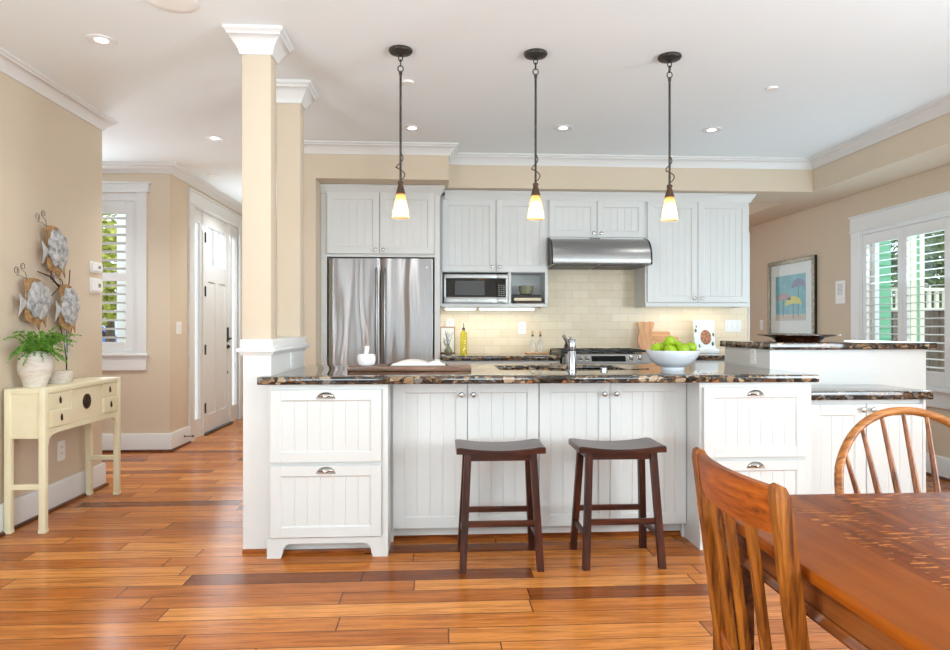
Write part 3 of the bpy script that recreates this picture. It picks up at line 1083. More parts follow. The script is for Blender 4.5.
def pendant(x, y, label):
    t = thing('pendant_lamp', label, 'pendant lamp', (x, y, CZ), 'pendant lamps over the island')
    m = MB()
    m.lathe([(0.064, 0.0), (0.066, -0.008), (0.06, -0.017), (0.04, -0.024), (0.016, -0.028), (0.006, -0.034), (0.0, -0.036)], (x, y, CZ), 32)
    obj('canopy', m, M['iron'], t)
    m = MB()
    for i, (zz, rr, ry) in enumerate(((2.645, 0.011, 1.7), (2.617, 0.011, 1.7), (2.585, 0.015, 1.15))):
        pts = []
        for k in range(14):
            a = 2 * PI * k / 14
            u, v = math.cos(a) * rr, math.sin(a) * rr * ry
            pts.append((x + (u if i % 2 == 0 else 0), y + (u if i % 2 else 0), zz + v))
        m.tube(pts, 0.0032, 6, closed=True)
    obj('chain', m, M['iron'], t)
    m = MB()
    m.lathe([(0.0, 2.572), (0.009, 2.570), (0.009, 2.553), (0.0062, 2.550), (0.0062, 1.962)], (x, y, 0), 12)
    obj('rod', m, M['iron'], t)
    m = MB()
    pts = []
    n = 60
    for i in range(n + 1):
        f = i / n
        z = 2.12 - 0.155 * f
        a = -1.2 + f * 9.5
        r = 0.008 + 0.019 * math.sin(PI * f) * (1.25 if f > 0.5 else 0.65)
        pts.append((x + math.cos(a) * r, y + math.sin(a) * r, z))
    m.tube(pts, 0.003, 6)
    obj('cord', m, M['bronze'], t)
    m = MB()
    m.lathe([(0.008, 1.968), (0.0145, 1.964), (0.017, 1.956), (0.0145, 1.950), (0.013, 1.945), (0.0165, 1.936), (0.0245, 1.905), (0.027, 1.897), (0.024, 1.895), (0.0, 1.895)], (x, y, 0), 24)
    obj('socket_cup', m, M['bronze'], t)
    m = MB()
    m.lathe([(0.0235, 1.897), (0.030, 1.862), (0.0385, 1.815), (0.0455, 1.772), (0.0470, 1.765), (0.0440, 1.766), (0.0425, 1.775), (0.0355, 1.818), (0.027, 1.864), (0.0205, 1.896)], (x, y, 0), 32)
    obj('lamp_shade', m, M['shade'], t)
    m = MB()
    m.sphere((x, y, 1.835), 0.019, 16, (1, 1, 1.5))
    obj('bulb', m, M['bulb'], t)
    l = bpy.data.lights.new('pendant_glow', 'POINT')
    l.energy = 3.0
    l.color = (1.0, 0.74, 0.42)
    l.shadow_soft_size = 0.018
    lo = bpy.data.objects.new('pendant_glow', l)
    lo.location = (x, y, 1.79)
    COL.objects.link(lo)
    return t


for x, lab in PX:
    pendant(x, PY, lab)

# ------------------------------------------------------------------ island
CT, CB = 0.915, 0.876
IX0, IX1 = -0.854, 1.977


def drawer_unit(x0, x1, sx0, sx1, label):
    t = thing('island_drawer_cabinet', label, 'cabinet', ((x0 + x1) / 2, 3.42, 0), 'drawer cabinets at the island ends')
    y = 3.352
    m = MB()
    # carcass: face frame, sides, arched valance foot
    m.box(x0, sx0, y + 0.004, y + 0.024, 0.10, CB, 0.001, 1)
    m.box(sx1, x1, y + 0.004, y + 0.024, 0.10, CB, 0.001, 1)
    m.box(sx0, sx1, y + 0.004, y + 0.024, 0.852, CB)
    m.box(sx0, sx1, y + 0.006, y + 0.024, 0.10, 0.852)
    m.box(x0, x0 + 0.02, y + 0.024, 3.60, 0.0, CB)
    m.box(x1 - 0.02, x1, y + 0.024, 3.60, 0.0, CB)
    m.box(x0 + 0.02, x1 - 0.02, 3.42, 3.44, 0.0, CB)
    # foot
    a0, a1 = x0 + 0.068, x1 - 0.075
    n = 8
    arch = [(x0, 0.0), (a0, 0.0)]
    for i in range(n + 1):
        a = PI / 2 * i / n
        arch.append((a0 + 0.008 + 0.05 * (1 - math.cos(a)) * 0.9, 0.02 + 0.052 * math.sin(a)))
    for i in range(n + 1):
        a = PI / 2 * (1 - i / n)
        arch.append((a1 - 0.008 - 0.05 * (1 - math.cos(a)) * 0.9, 0.02 + 0.052 * math.sin(a)))
    arch += [(a1, 0.0), (x1, 0.0), (x1, 0.101), (x0, 0.101)]
    m.prism(arch, 'y', y - 0.004, y + 0.02)
    obj('body', m, M['cab'], t)
    for (z0, z1, hz) in ((0.483, 0.848, 0.828), (0.106, 0.466, 0.452)):
        m = MB()
        bead_front(m, sx0 + 0.003, sx1 - 0.003, z0, z1, y - 0.016, 0.052, 0.02)
        d = obj('drawer', m, M['cab'], t)
        cup_pull(d, (sx0 + sx1) / 2, y - 0.016, hz - 0.01)
    m = MB()
    m.box(x0 + 0.02, x1 - 0.02, 3.40, 3.42, 0.0, 0.022, 0.004)
    obj('shoe_moulding', m, M['oak_x'], t)
    return t


drawer_unit(-0.854, -0.249, -0.838, -0.279, 'white two-drawer island cabinet with arched foot beside the half wall')
drawer_unit(1.372, 1.977, 1.386, 1.942, 'white two-drawer island cabinet with arched foot behind the slatted oak chair')


def door_unit(x0, x1, xm, first, label):
    t = thing('island_base_cabinet', label, 'cabinet', ((x0 + x1) / 2, 3.6, 0), 'two-door cabinets under the island')
    y = 3.53
    m = MB()
    m.box(x0, x1, y + 0.02, y + 0.04, 0.078, CB)
    m.box(x0, x0 + 0.012, y + 0.04, 3.785, 0.0, CB)
    m.box(x1 - 0.012, x1, y + 0.04, 3.785, 0.0, CB)
    obj('body', m, M['cab'], t)
    obj('toe_kick', bx(x0, x1, 3.602, 3.62, 0.0, 0.078), M['cab'], t)
    m = MB()
    m.sweep([(x0, 3.602), (x1, 3.602)], [(0, 0), (0.016, 0), (0.016, 0.01), (0.006, 0.022), (0, 0.024)])
    obj('shoe_moulding', m, M['oak_x'], t)
    for (a, b, k) in ((x0 + (0.0115 if first else 0.003), xm - 0.0015, xm - 0.032), (xm + 0.0015, x1 - 0.003, xm + 0.032)):
        m = MB()
        bead_front(m, a, b, 0.082, 0.872, y, 0.06)
        d = obj('door', m, M['cab'], t)
        knob(d, k, y, 0.800)
    return t


door_unit(-0.2485, 0.553, 0.164, True, 'white two-door island cabinet behind the first bar stool')
door_unit(0.553, 1.372, 0.944, False, 'white two-door island cabinet behind the second bar stool')
# back of the island
t = thing('island_back_cabinet', 'white island cabinet run facing the range, under the far side of the counter', 'cabinet', (0.56, 4.41, 0))
obj('back_panel', bx(-0.853, 1.975, 4.405, 4.42, 0.1, CB), M['cab'], t)
obj('toe_kick', bx(-0.853, 1.975, 4.35, 4.36, 0.0, 0.1), M['cab'], t)


def slab(xs, ys, holes, z0, z1, bev=0.006):
    m = MB()
    bm = m.bm
    V = {}

    def g(i, j, k):
        if (i, j, k) not in V:
            V[(i, j, k)] = bm.verts.new((xs[i], ys[j], z1 if k else z0))
        return V[(i, j, k)]
    cells = [(i, j) for i in range(len(xs) - 1) for j in range(len(ys) - 1) if (i, j) not in holes]
    cs = set(cells)
    rim = []
    for (i, j) in cells:
        bm.faces.new((g(i, j, 1), g(i + 1, j, 1), g(i + 1, j + 1, 1), g(i, j + 1, 1)))
        bm.faces.new((g(i, j, 0), g(i, j + 1, 0), g(i + 1, j + 1, 0), g(i + 1, j, 0)))
        for (di, dj, p, q) in ((-1, 0, (i, j), (i, j + 1)), (1, 0, (i + 1, j), (i + 1, j + 1)), (0, -1, (i, j), (i + 1, j)), (0, 1, (i, j + 1), (i + 1, j + 1))):
            if (i + di, j + dj) not in cs:
                f = bm.faces.new((g(p[0], p[1], 0), g(q[0], q[1], 0), g(q[0], q[1], 1), g(p[0], p[1], 1)))
                rim.append((p, q))
    bmesh.ops.recalc_face_normals(bm, faces=bm.faces[:])
    bm.edges.ensure_lookup_table()
    es = []
    for (p, q) in rim:
        for k in (0, 1):
            e = bm.edges.get((V[(p[0], p[1], k)], V[(q[0], q[1], k)]))
            if e:
                es.append(e)
    bmesh.ops.bevel(bm, geom=list(set(es)), offset=bev, segments=3, profile=0.5, affect='EDGES')
    return m


SX0, SX1, SY0, SY1 = 0.371, 1.139, 3.80, 4.24
m = slab([-0.895, -0.8555, SX0, SX1, 1.997], [3.318, 3.4395, SY0, SY1, 4.452], {(0, 1), (0, 2), (0, 3), (2, 2)}, CB, CT)
tag(obj('island_countertop', m, M['granite']), 'long polished dark granite worktop over the white island', 'countertop')
t = thing('kitchen_sink', 'undermounted steel sink set in the island worktop', 'sink', ((SX0 + SX1) / 2, (SY0 + SY1) / 2, 0.69))
m = MB()
m.quadgrid([[(SX0 - .004, SY0 - .004, CB - .001), (SX1 + .004, SY0 - .004, CB - .001), (SX1 + .004, SY1 + .004, CB - .001), (SX0 - .004, SY1 + .004, CB - .001)],
            [(SX0 + .01, SY0 + .01, 0.70), (SX1 - .01, SY0 + .01, 0.70), (SX1 - .01, SY1 - .01, 0.70), (SX0 + .01, SY1 - .01, 0.70)]], closed_v=True, cap1=True)
obj('basin', m, M['steel'], t)
m = MB()
m.lathe([(0.045, 0.0), (0.045, 0.004), (0.03, 0.002), (0, 0.001)], (0.75, 4.02, 0.70), 20)
obj('drain', m, M['chrome'], t)

# faucet: thick column, spout over the basin, lever raised
fx, fy = 0.760, 3.66
t = thing('kitchen_faucet', 'chrome column faucet with raised lever beside the island sink', 'faucet', (fx, fy, CT))
m = MB()
m.lathe([(0.028, 0.0), (0.028, 0.006), (0.0225, 0.008), (0.0225, 0.110), (0.0215, 0.112), (0.0215, 0.116), (0.0225, 0.118), (0.0225, 0.176), (0.0195, 0.181), (0, 0.182)], (fx, fy, CT), 28)
obj('column', m, M['chrome'], t)
m = MB()
m.tube([(fx, fy, CT + 0.155), (fx + .005, fy + 0.07, CT + 0.168), (fx + .01, fy + 0.15, CT + 0.165), (fx + .012, fy + 0.20, CT + 0.145), (fx + .012, fy + 0.21, CT + 0.12)], [0.017, 0.016, 0.015, 0.015, 0.016], 16)
obj('spout', m, M['chrome'], t)
m = MB()
m.tube([(fx - 0.012, fy, CT + 0.125), (fx - 0.03, fy - .004, CT + 0.170), (fx - 0.05, fy - .006, CT + 0.205)], [0.008, 0.0095, 0.0095], 10)
m.tube([(fx - 0.006, fy, CT + 0.178), (fx - 0.008, fy, CT + 0.196)], [0.006, 0.007], 10)
obj('lever', m, M['chrome'], t)
m = MB()
m.lathe([(0.021, 0.0), (0.021, 0.012), (0.016, 0.016), (0.0, 0.0165)], (0.965, 3.745, CT), 20)
tag(obj('soap_dispenser', m, M['chrome']), 'small round chrome button cap set in the worktop right of the faucet', 'soap dispenser')

# ------------------------------------------------------------------ stools
def stool(x, label):
    """saddle stool; x is the middle of the seat"""
    y = 3.255
    t = thing('bar_stool', label, 'stool', (x, y, 0), 'dark bar stools at the island')
    W, D, zt, th = 0.215, 0.130, 0.590, 0.034
    m = MB()
    rows = []
    nx = 20
    for i in range(nx + 1):
        u = -1 + 2 * i / nx
        dip = 0.020 * (1 - u * u)
        z1 = zt - dip
        z0 = zt - th - dip * 0.25
        xx = x + u * W
        if abs(u) == 1:
            z1 -= 0.006
        e = 0.007
        rows.append([(xx, y - D, z0), (xx, y + D, z0), (xx, y + D, z1 - e), (xx, y + D - e, z1), (xx, y - D + e, z1), (xx, y - D, z1 - e)])
    m.quadgrid(rows, closed_v=True, cap0=True, cap1=True)
    obj('seat', m, M['walnut_x'], t)
    topz = 0.556
    LX0, LX1, LY0, LY1 = 0.158, 0.186, 0.094, 0.148

    def leg_at(sx, sy, z):
        f = 1 - z / topz
        return (x + sx * (LX0 + (LX1 - LX0) * f), y + sy * (LY0 + (LY1 - LY0) * f), z)
    for sy in (-1, 1):
        for sx in (-1, 1):
            m = MB()
            m.bar(leg_at(sx, sy, 0.0), leg_at(sx, sy, topz), 0.033, 0.030, 0.033, 0.030)
            obj('leg', m, M['walnut'], t)
    m = MB()
    for sy in (-1, 1):
        m.box(x - LX0, x + LX0, y + sy * LY0 - 0.010, y + sy * LY0 + 0.010, 0.518, 0.5575)
    for sx in (-1, 1):
        m.box(x + sx * LX0 - 0.010, x + sx * LX0 + 0.010, y - LY0, y + LY0, 0.518, 0.555)
    obj('apron', m, M['walnut_x'], t)
    for (sy, z) in ((-1, 0.222), (1, 0.222)):
        a, b = leg_at(-1, sy, z), leg_at(1, sy, z)
        obj('stretcher', bx(a[0], b[0], a[1] - 0.009, a[1] + 0.009, z - 0.014, z + 0.014, 0.002, 1), M['walnut_x'], t)
    for sx in (-1, 1):
        z = 0.150
        a, b = leg_at(sx, -1, z), leg_at(sx, 1, z)
        obj('stretcher', bx(a[0] - 0.009, a[0] + 0.009, a[1], b[1], z - 0.014, z + 0.014, 0.002, 1), M['walnut_x'], t)
    return t


stool(0.308, 'dark wooden saddle bar stool nearer the half wall, before the first island doors')
stool(0.900, 'dark wooden saddle bar stool nearer the oak chair, before the second island doors')

# ------------------------------------------------------------------ things on the island
t = thing('serving_board', 'long dark reclaimed wooden board lying on the island worktop', 'serving board', (-0.15, 3.85, CT))
obj('board', bx(-0.505, 0.195, 3.72, 3.98, CT, CT + 0.026, 0.003, 2), M['tray_wood'], t)
BZ = CT + 0.026
t = thing('mortar', 'round white ceramic mortar standing on the wooden board', 'mortar', (-0.408, 3.83, BZ))
m = MB()
m.lathe([(0.036, 0), (0.047, 0.008), (0.053, 0.03), (0.052, 0.05), (0.048, 0.064), (0.045, 0.066), (0.042, 0.063), (0.044, 0.045), (0.036, 0.018), (0, 0.014)], (-0.408, 3.83, BZ), 32)
obj('bowl', m, M['ceramic'], t)
m = MB()
m.tube([(-0.423, 3.84, BZ + 0.022), (-0.415, 3.835, BZ + 0.06), (-0.407, 3.83, BZ + 0.09), (-0.405, 3.83, BZ + 0.108), (-0.405, 3.83, BZ + 0.114)], [0.017, 0.012, 0.013, 0.014, 0.007], 14)
tag(obj('pestle', m, M['ceramic']), 'white ceramic pestle standing upright in the mortar', 'pestle')
t = thing('open_cookbook', 'open cookbook with white pages lying on the wooden board', 'book', (-0.08, 3.85, BZ))
obj('cover', bx(-0.285, 0.06, 3.745, 3.955, BZ, BZ + 0.004), M['cover_dark'], t)
for sgn in (-1, 1):
    m = MB()
    poly = []
    xm = -0.05
    w = 0.215 if sgn < 0 else 0.10
    n = 14
    for i in range(n + 1):
        f = i / n
        poly.append((xm + sgn * w * f, BZ + 0.004 + (0.012 + 0.016 * math.sin(PI * min(1, f * 1.05)) ** 0.8) * (1 - f ** 5)))
    poly += [(xm + sgn * w, BZ + 0.004), (xm, BZ + 0.004)]
    m.prism(poly, 'y', 3.75, 3.95)
    pg = obj('page_block', m, M['paper'], t)
m = MB()
m.quadgrid([[(-0.05 + 0.02 * i, y, BZ + 0.034 + 0.006 * math.sin(i * .5) - i * .004) for i in range(6)] for y in (3.76, 3.94)])
obj('page', m, M['print_grey'], t)

bx_, by_ = 1.372, 3.745
t = thing('fruit_bowl', 'wide white footed ceramic bowl holding green apples on the island', 'bowl', (bx_, by_, CT))
m = MB()
m.lathe([(0.064, 0.0), (0.066, 0.010), (0.062, 0.016), (0.085, 0.024), (0.115, 0.045), (0.140, 0.078), (0.154, 0.112), (0.1535, 0.115), (0.151, 0.114), (0.136, 0.081), (0.11, 0.05), (0.08, 0.032), (0.0, 0.026)], (bx_, by_, CT), 56)
obj('bowl', m, M['ceramic_grey'], t)
AP = [(-0.020, -0.005, 0.164, 0.037, 'tallest green apple on top of the fruit in the white bowl'),
      (0.040, 0.030, 0.134, 0.037, 'green apple just right of the topmost apple in the bowl'),
      (0.106, -0.002, 0.130, 0.035, 'green apple at the right rim of the white bowl'),
      (-0.095, -0.005, 0.124, 0.037, 'green apple at the left rim of the white bowl'),
      (-0.040, -0.070, 0.114, 0.036, 'green apple at the front rim, below the topmost apple'),
      (0.036, -0.062, 0.120, 0.036, 'green apple at the front of the bowl, right of the middle'),
      (-0.035, 0.085, 0.122, 0.036, 'green apple at the back of the white bowl'),
      (0.0, 0.005, 0.076, 0.036, 'green apple lying deep in the bowl under the others')]
for i, (dx, dy, dz, r, lab) in enumerate(AP):
    c = (bx_ + dx, by_ + dy, CT + dz)
    t = thing('green_apple', lab, 'apple', (c[0], c[1], c[2] - r), 'green apples in the white bowl')
    m = MB()
    prof = []
    for k in range(13):
        a = -PI / 2 + PI * k / 12
        rr = r * math.cos(a) * (1.0 + 0.05 * math.sin(a))
        zz = r * 0.95 * math.sin(a) - (r * 0.22 * math.exp(-(rr / (r * 0.28)) ** 2) if k > 7 else 0) + (r * 0.12 * math.exp(-(rr / (r * 0.3)) ** 2) if k < 4 else 0)
        prof.append((rr, zz))
    m.lathe(prof, c, 22)
    q = Quaternion((random.uniform(-1, 1), random.uniform(-1, 1), 0.1), R(random.uniform(15, 55)))
    bmesh.ops.rotate(m.bm, verts=m.bm.verts[:], cent=c, matrix=q.to_matrix())
    obj('flesh', m, M['apple'], t, 60)
    m = MB()
    up = q @ Vector((0, 0, 1))
    p = Vector(c)
    m.tube([p + up * r * 0.68, p + up * r * 0.9, p + up * r * 1.08 + Vector((.002, 0, 0))], [0.0014, 0.0013, 0.0018], 6)
    obj('stem', m, M['stem'], t)

# ------------------------------------------------------------------ raised bar and the low cabinet on the right
m = bx(1.999, 2.978, 3.83, 4.45, 0, 1.028)
bw = struct('wall_bar', m, M['cab'])
m = slab([1.982, 3.02], [3.795, 4.49], set(), 1.0285, 1.0705)
tag(obj('raised_countertop', m, M['granite']), 'raised granite bar top above the white bar wall', 'countertop')
t = thing('low_cabinet', 'low white two-door cabinet under the small granite shelf behind the bow chair', 'cabinet', (2.33, 3.63, 0))
m = MB()
m.box(1.98, 2.675, 3.462, 3.48, 0.0, 0.770)
m.box(1.98, 1.998, 3.48, 3.828, 0.0, 0.770)
m.box(2.657, 2.675, 3.48, 3.828, 0.0, 0.770)
m.box(1.98, 1.995, 3.442, 3.462, 0.0, 0.770)
m.box(2.66, 2.675, 3.442, 3.462, 0.0, 0.770)
obj('body', m, M['cab'], t)
for (a, b, k) in ((2.018, 2.335, 2.312), (2.341, 2.658, 2.368)):
    m = MB()
    bead_front(m, a, b, 0.10, 0.745, 3.442, 0.06)
    d = obj('door', m, M['cab'], t)
    knob(d, k, 3.442, 0.715)
m = slab([1.979, 2.690], [3.405, 3.829], set(), 0.771, 0.817)
tag(obj('low_countertop', m, M['granite']), 'small granite shelf on the low cabinet before the bar wall', 'countertop')
t = thing('wooden_platter', 'wide flared dark wooden platter on the raised granite bar', 'platter', (2.335, 4.12, 1.0705))
m = MB()
m.lathe([(0.13, 0.0), (0.135, 0.006), (0.155, 0.026), (0.19, 0.033), (0.245, 0.042), (0.245, 0.046), (0.19, 0.040), (0.15, 0.034), (0.12, 0.016), (0.0, 0.012)], (2.335, 4.12, 1.0705), 56)
obj('dish', m, M['plate_wood'], t)

# ------------------------------------------------------------------ refrigerator and its cabinet
t = thing('refrigerator', 'stainless steel french door refrigerator in the white surround', 'refrigerator', (-0.486, 6.0, 0))
obj('body', bx(-0.93, -0.042, 5.80, 6.262, 0.02, 1.745, 0.004), M['darkgrey'], t)


def fridge_door(x0, x1, z0, z1):
    m = MB()
    n = 16
    rows = []
    for z in (z0, z0 + 0.01, z1 - 0.01, z1):
        e = 0.004 if z in (z0, z1) else 0.0
        row = []
        for i in range(n + 1):
            u = i / n
            edge = min(u, 1 - u) * (x1 - x0)
            rnd = 0.012 * (1 - min(1, edge / 0.03)) ** 2
            row.append((x0 + (x1 - x0) * u, 5.722 + rnd - 0.006 * math.sin(PI * u) + e, z))
        row += [(x1, 5.80, z), (x0, 5.80, z)]
        rows.append(row)
    m.quadgrid(rows, closed_v=True, cap0=True, cap1=True)
    return m


for (x0, x1, hx) in ((-0.936, -0.4905, -0.525), (-0.4845, -0.036, -0.449)):
    d = obj('door', fridge_door(x0, x1, 0.66, 1.76), M['steel_door'], t, 50)
    m = MB()
    s = 1 if hx < -0.49 else -1
    m.tube([(hx, 5.718, 1.665), (hx, 5.70, 1.655), (hx + s * 0.002, 5.686, 1.60), (hx + s * 0.003, 5.680, 1.2), (hx + s * 0.002, 5.686, 0.82), (hx, 5.70, 0.765), (hx, 5.718, 0.755)], 0.016, 12, sx=0.75)
    obj('handle', m, M['steel'], d)
obj('badge', bx(-0.115, -0.075, 5.7195, 5.7205, 1.675, 1.69), M['chrome'], t)
d = obj('freezer_drawer', fridge_door(-0.936, -0.036, 0.08, 0.652), M['steel_door'], t, 50)
m = MB()
m.tube([(-0.85, 5.718, 0.575), (-0.83, 5.69, 0.575), (-0.48, 5.684, 0.575), (-0.14, 5.69, 0.575), (-0.12, 5.718, 0.575)], 0.015, 12)
obj('handle', m, M['steel'], d)
obj('kick_grille', bx(-0.92, -0.05, 5.79, 5.80, 0.0, 0.075), M['darkgrey'], t)

CABC = [(0.0, -0.075), (0.006, -0.075), (0.010, -0.062), (0.022, -0.038), (0.034, -0.022), (0.034, -0.016), (0.042, -0.012), (0.042, 0.0), (0.0, 0.0)]


def cab_crown(parent, path, z):
    m = MB()
    m.sweep(path, [(o, z + h) for o, h in CABC])
    return obj('crown', m, M['cab'], parent)


t = thing('refrigerator_cabinet', 'tall white surround with two upper doors above the refrigerator', 'cabinet', (-0.475, 6.0, 0))
m = MB()
m.box(-1.003, -0.953, 5.742, 6.278, 0, 2.36)
m.box(-0.020, 0.0255, 5.742, 6.278, 0, 2.36)
m.box(-0.953, -0.020, 5.76, 6.278, 1.775, 2.36)
m.box(-0.953, -0.020, 5.742, 5.76, 2.335, 2.36)
m.box(-0.953, -0.020, 5.742, 5.76, 1.775, 1.800)
obj('body', m, M['cab'], t)
cab_crown(t, [(-1.003, 5.742), (0.0255, 5.742), (0.0255, 5.884)], 2.396)
for (a, b, k) in ((-0.950, -0.5, -0.533), (-0.496, -0.022, -0.463)):
    m = MB()
    bead_front(m, a, b, 1.802, 2.332, 5.722, 0.058)
    d = obj('door', m, M['cab'], t)
    knob(d, k, 5.722, 1.838)

# ------------------------------------------------------------------ upper cabinets
UY = 5.93


def upper(name, label, x0, x1, z0, z1, doors, kz, group='upper cabinets on the kitchen wall', open_box=None):
    t = thing(name, label, 'cabinet', ((x0 + x1) / 2, 6.1, z0), group)
    m = MB()
    zb = z0 if open_box is None else open_box
    m.box(x0, x0 + 0.018, UY + 0.02, 6.271, zb, z1)
    m.box(x1 - 0.018, x1, UY + 0.02, 6.271, zb, z1)
    m.box(x0 + 0.018, x1 - 0.018, UY + 0.022, UY + 0.036, z0, z1)
    m.box(x0 + 0.018, x1 - 0.018, UY + 0.036, 6.271, z0, z0 + 0.018)
    m.box(x0, x1, UY + 0.02, 6.271, z1 - 0.018, z1)
    if open_box is not None:
        m.box(x0, x1, UY + 0.0, UY + 0.02, zb, zb + 0.030, 0.001, 1)
        m.box(x0 + 0.018, x1 - 0.018, UY + 0.02, 6.271, zb + 0.012, zb + 0.030)
        m.box(x0, x0 + 0.018, UY, UY + 0.02, zb + 0.032, z0)
        m.box(x1 - 0.026, x1, UY, UY + 0.02, zb + 0.032, z0, 0.001, 1)
        m.box(0.648, 0.672, UY, 6.271, zb + 0.030, z0)
        m.box(x0 + 0.018, x1 - 0.018, 6.262, 6.271, zb + 0.03, z0)
    obj('body', m, M['cab'], t)
    for (a, b, k) in doors:
        m = MB()
        bead_front(m, a, b, z0 + 0.004, 2.322, UY, 0.056)
        d = obj('door', m, M['cab'], t)
        knob(d, k, UY, kz)
    return t


u1 = upper('upper_cabinet', 'white wall cabinet over the microwave, two beadboard doors and open shelf', 0.030, 1.010, 1.662, 2.36,
           ((0.047, 0.532, 0.502), (0.538, 0.995, 0.568)), 1.712, open_box=1.348)
u2 = upper('upper_cabinet', 'short white two-door wall cabinet above the range hood', 1.011, 1.918, 1.985, 2.36,
           ((1.024, 1.463, 1.430), (1.468, 1.908, 1.500)), 2.025)
u3 = upper('upper_cabinet', 'tall white two-door wall cabinet right of the range hood', 1.919, 2.905, 1.389, 2.36,
           ((1.936, 2.408, 2.374), (2.413, 2.888, 2.446)), 1.432)
m = MB()
m.box(1.919, 2.905, UY + 0.004, UY + 0.024, 1.352, 1.389, 0.002, 1)
m.box(1.919, 1.937, UY + 0.024, 6.271, 1.352, 1.389)
m.box(2.887, 2.905, UY + 0.024, 6.271, 1.352, 1.389)
obj('light_rail', m, M['cab'], u3)
for u, pth in ((u1, [(0.070, UY + 0.0), (1.0105, UY)]), (u2, [(1.0105, UY), (1.9185, UY)]), (u3, [(1.9185, UY), (2.905, UY), (2.905, 6.27)])):
    cab_crown(u, pth, 2.396)
# light bars under the wall cabinets
for (x0, x1, z, lab, w) in ((0.075, 0.355, 1.348, 'lit white light bar under the microwave, nearer the refrigerator', 0.55),
                            (0.395, 0.90, 1.348, 'long lit white light bar under the open shelf', 1.0),
                            (2.05, 2.80, 1.389, 'lit white light bar under the right wall cabinet', 1.1)):
    t = thing('under_cabinet_light', lab, 'light bar', ((x0 + x1) / 2, 6.06, z), 'light bars under the wall cabinets')
    obj('housing', bx(x0 - 0.012, x1 + 0.012, 6.03, 6.09, z - 0.012, z - 0.0005, 0.002, 1), M['plastic'], t)
    obj('diffuser', bx(x0, x1, 6.027, 6.087, z - 0.026, z - 0.012, 0.004), M['tube'], t)
    area('under_cabinet_glow', ((x0 + x1) / 2, 6.06, z - 0.03), (0, 0, 0), x1 - x0, 0.05, w, (1.0, 0.96, 0.88))

# microwave
t = thing('microwave', 'stainless steel microwave in the cabinet shelf beside the refrigerator', 'microwave', (0.355, 6.1, 1.378))
x0, x1, z0, z1, y = 0.064, 0.642, 1.3785, 1.643, 5.915
obj('case', bx(x0, x1, y + 0.02, 6.25, z0, z1, 0.003), M['darkgrey'], t)
m = MB()
m.box(x0, 0.541, y, y + 0.02, z0, z0 + 0.058, 0.003)
m.box(x0, 0.541, y, y + 0.02, z1 - 0.038, z1, 0.003)
m.box(x0, x0 + 0.016, y, y + 0.02, z0 + 0.058, z1 - 0.038)
dd = obj('door', m, M['steel'], t)
obj('door_glass', bx(x0 + 0.016, 0.541, y + 0.003, y + 0.018, z0 + 0.058, z1 - 0.038), M['blackglass'], dd)
obj('window_mesh', bx(x0 + 0.10, 0.43, y + 0.0015, y + 0.004, z0 + 0.075, z1 - 0.06), M['darkgrey'], dd)
obj('emblem', bx(0.297, 0.309, y - 0.001, y + 0.001, z0 + 0.024, z0 + 0.036, 0.0005, 1), M['chrome'], dd)
m = MB()
m.box(0.543, x1, y, y + 0.02, z0, z0 + 0.058, 0.003)
m.box(0.543, x1, y, y + 0.02, z1 - 0.038, z1, 0.003)
m.box(x1 - 0.018, x1, y, y + 0.02, z0 + 0.058, z1 - 0.038)
cp = obj('control_panel', m, M['steel'], t)
obj('keypad', bx(0.543, x1 - 0.018, y + 0.002, y + 0.018, z0 + 0.058, z1 - 0.038), M['blackglass'], cp)
m = MB()
for r_ in range(6):
    for c_ in range(3):
        m.box(0.556 + c_ * 0.022, 0.570 + c_ * 0.022, y + 0.0008, y + 0.0025, z0 + 0.07 + r_ * 0.018, z0 + 0.078 + r_ * 0.018)
obj('key_marking', m, M['print_grey'], cp)
m = MB()
m.box(0.553, 0.612, y - 0.002, y, z0 + 0.012, z0 + 0.044, 0.002)
obj('open_button', m, M['nickel'], cp)

# shelf things beside the microwave
SZ = 1.3785
for (a, b, z, th, mat, lab) in ((0.715, 0.975, SZ, 0.024, 'cover_brown', 'dark brown book, lowest of the pile beside the microwave'),
                                (0.705, 0.955, SZ + 0.0245, 0.032, 'cover_cream', 'cream book in the middle of the pile beside the microwave'),
                                (0.700, 0.950, SZ + 0.057, 0.026, 'cover_dark', 'charcoal book on top of the pile, under the stoneware bowl')):
    t = thing('book', lab, 'book', ((a + b) / 2, 6.06, z), 'books piled in the open shelf')
    m = MB()
    m.box(a, b, 5.955, 6.14, z, z + 0.003)
    m.box(a, b, 5.955, 6.14, z + th - 0.003, z + th)
    m.box(a, b, 5.955, 5.959, z, z + th)
    obj('cover', m, M[mat], t)
    obj('page_block', bx(a + 0.004, b - 0.004, 5.9595, 6.136, z + 0.003, z + th - 0.003), M['paper'], t)
m = MB()
zb = SZ + 0.0835
m.lathe([(0.04, 0), (0.055, 0.01), (0.066, 0.045), (0.07, 0.082), (0.068, 0.084), (0.063, 0.045), (0.05, 0.014), (0, 0.01)], (0.825, 6.04, zb), 32)
tag(obj('stoneware_bowl', m, M['olive']), 'olive stoneware bowl on the books beside the microwave', 'bowl')

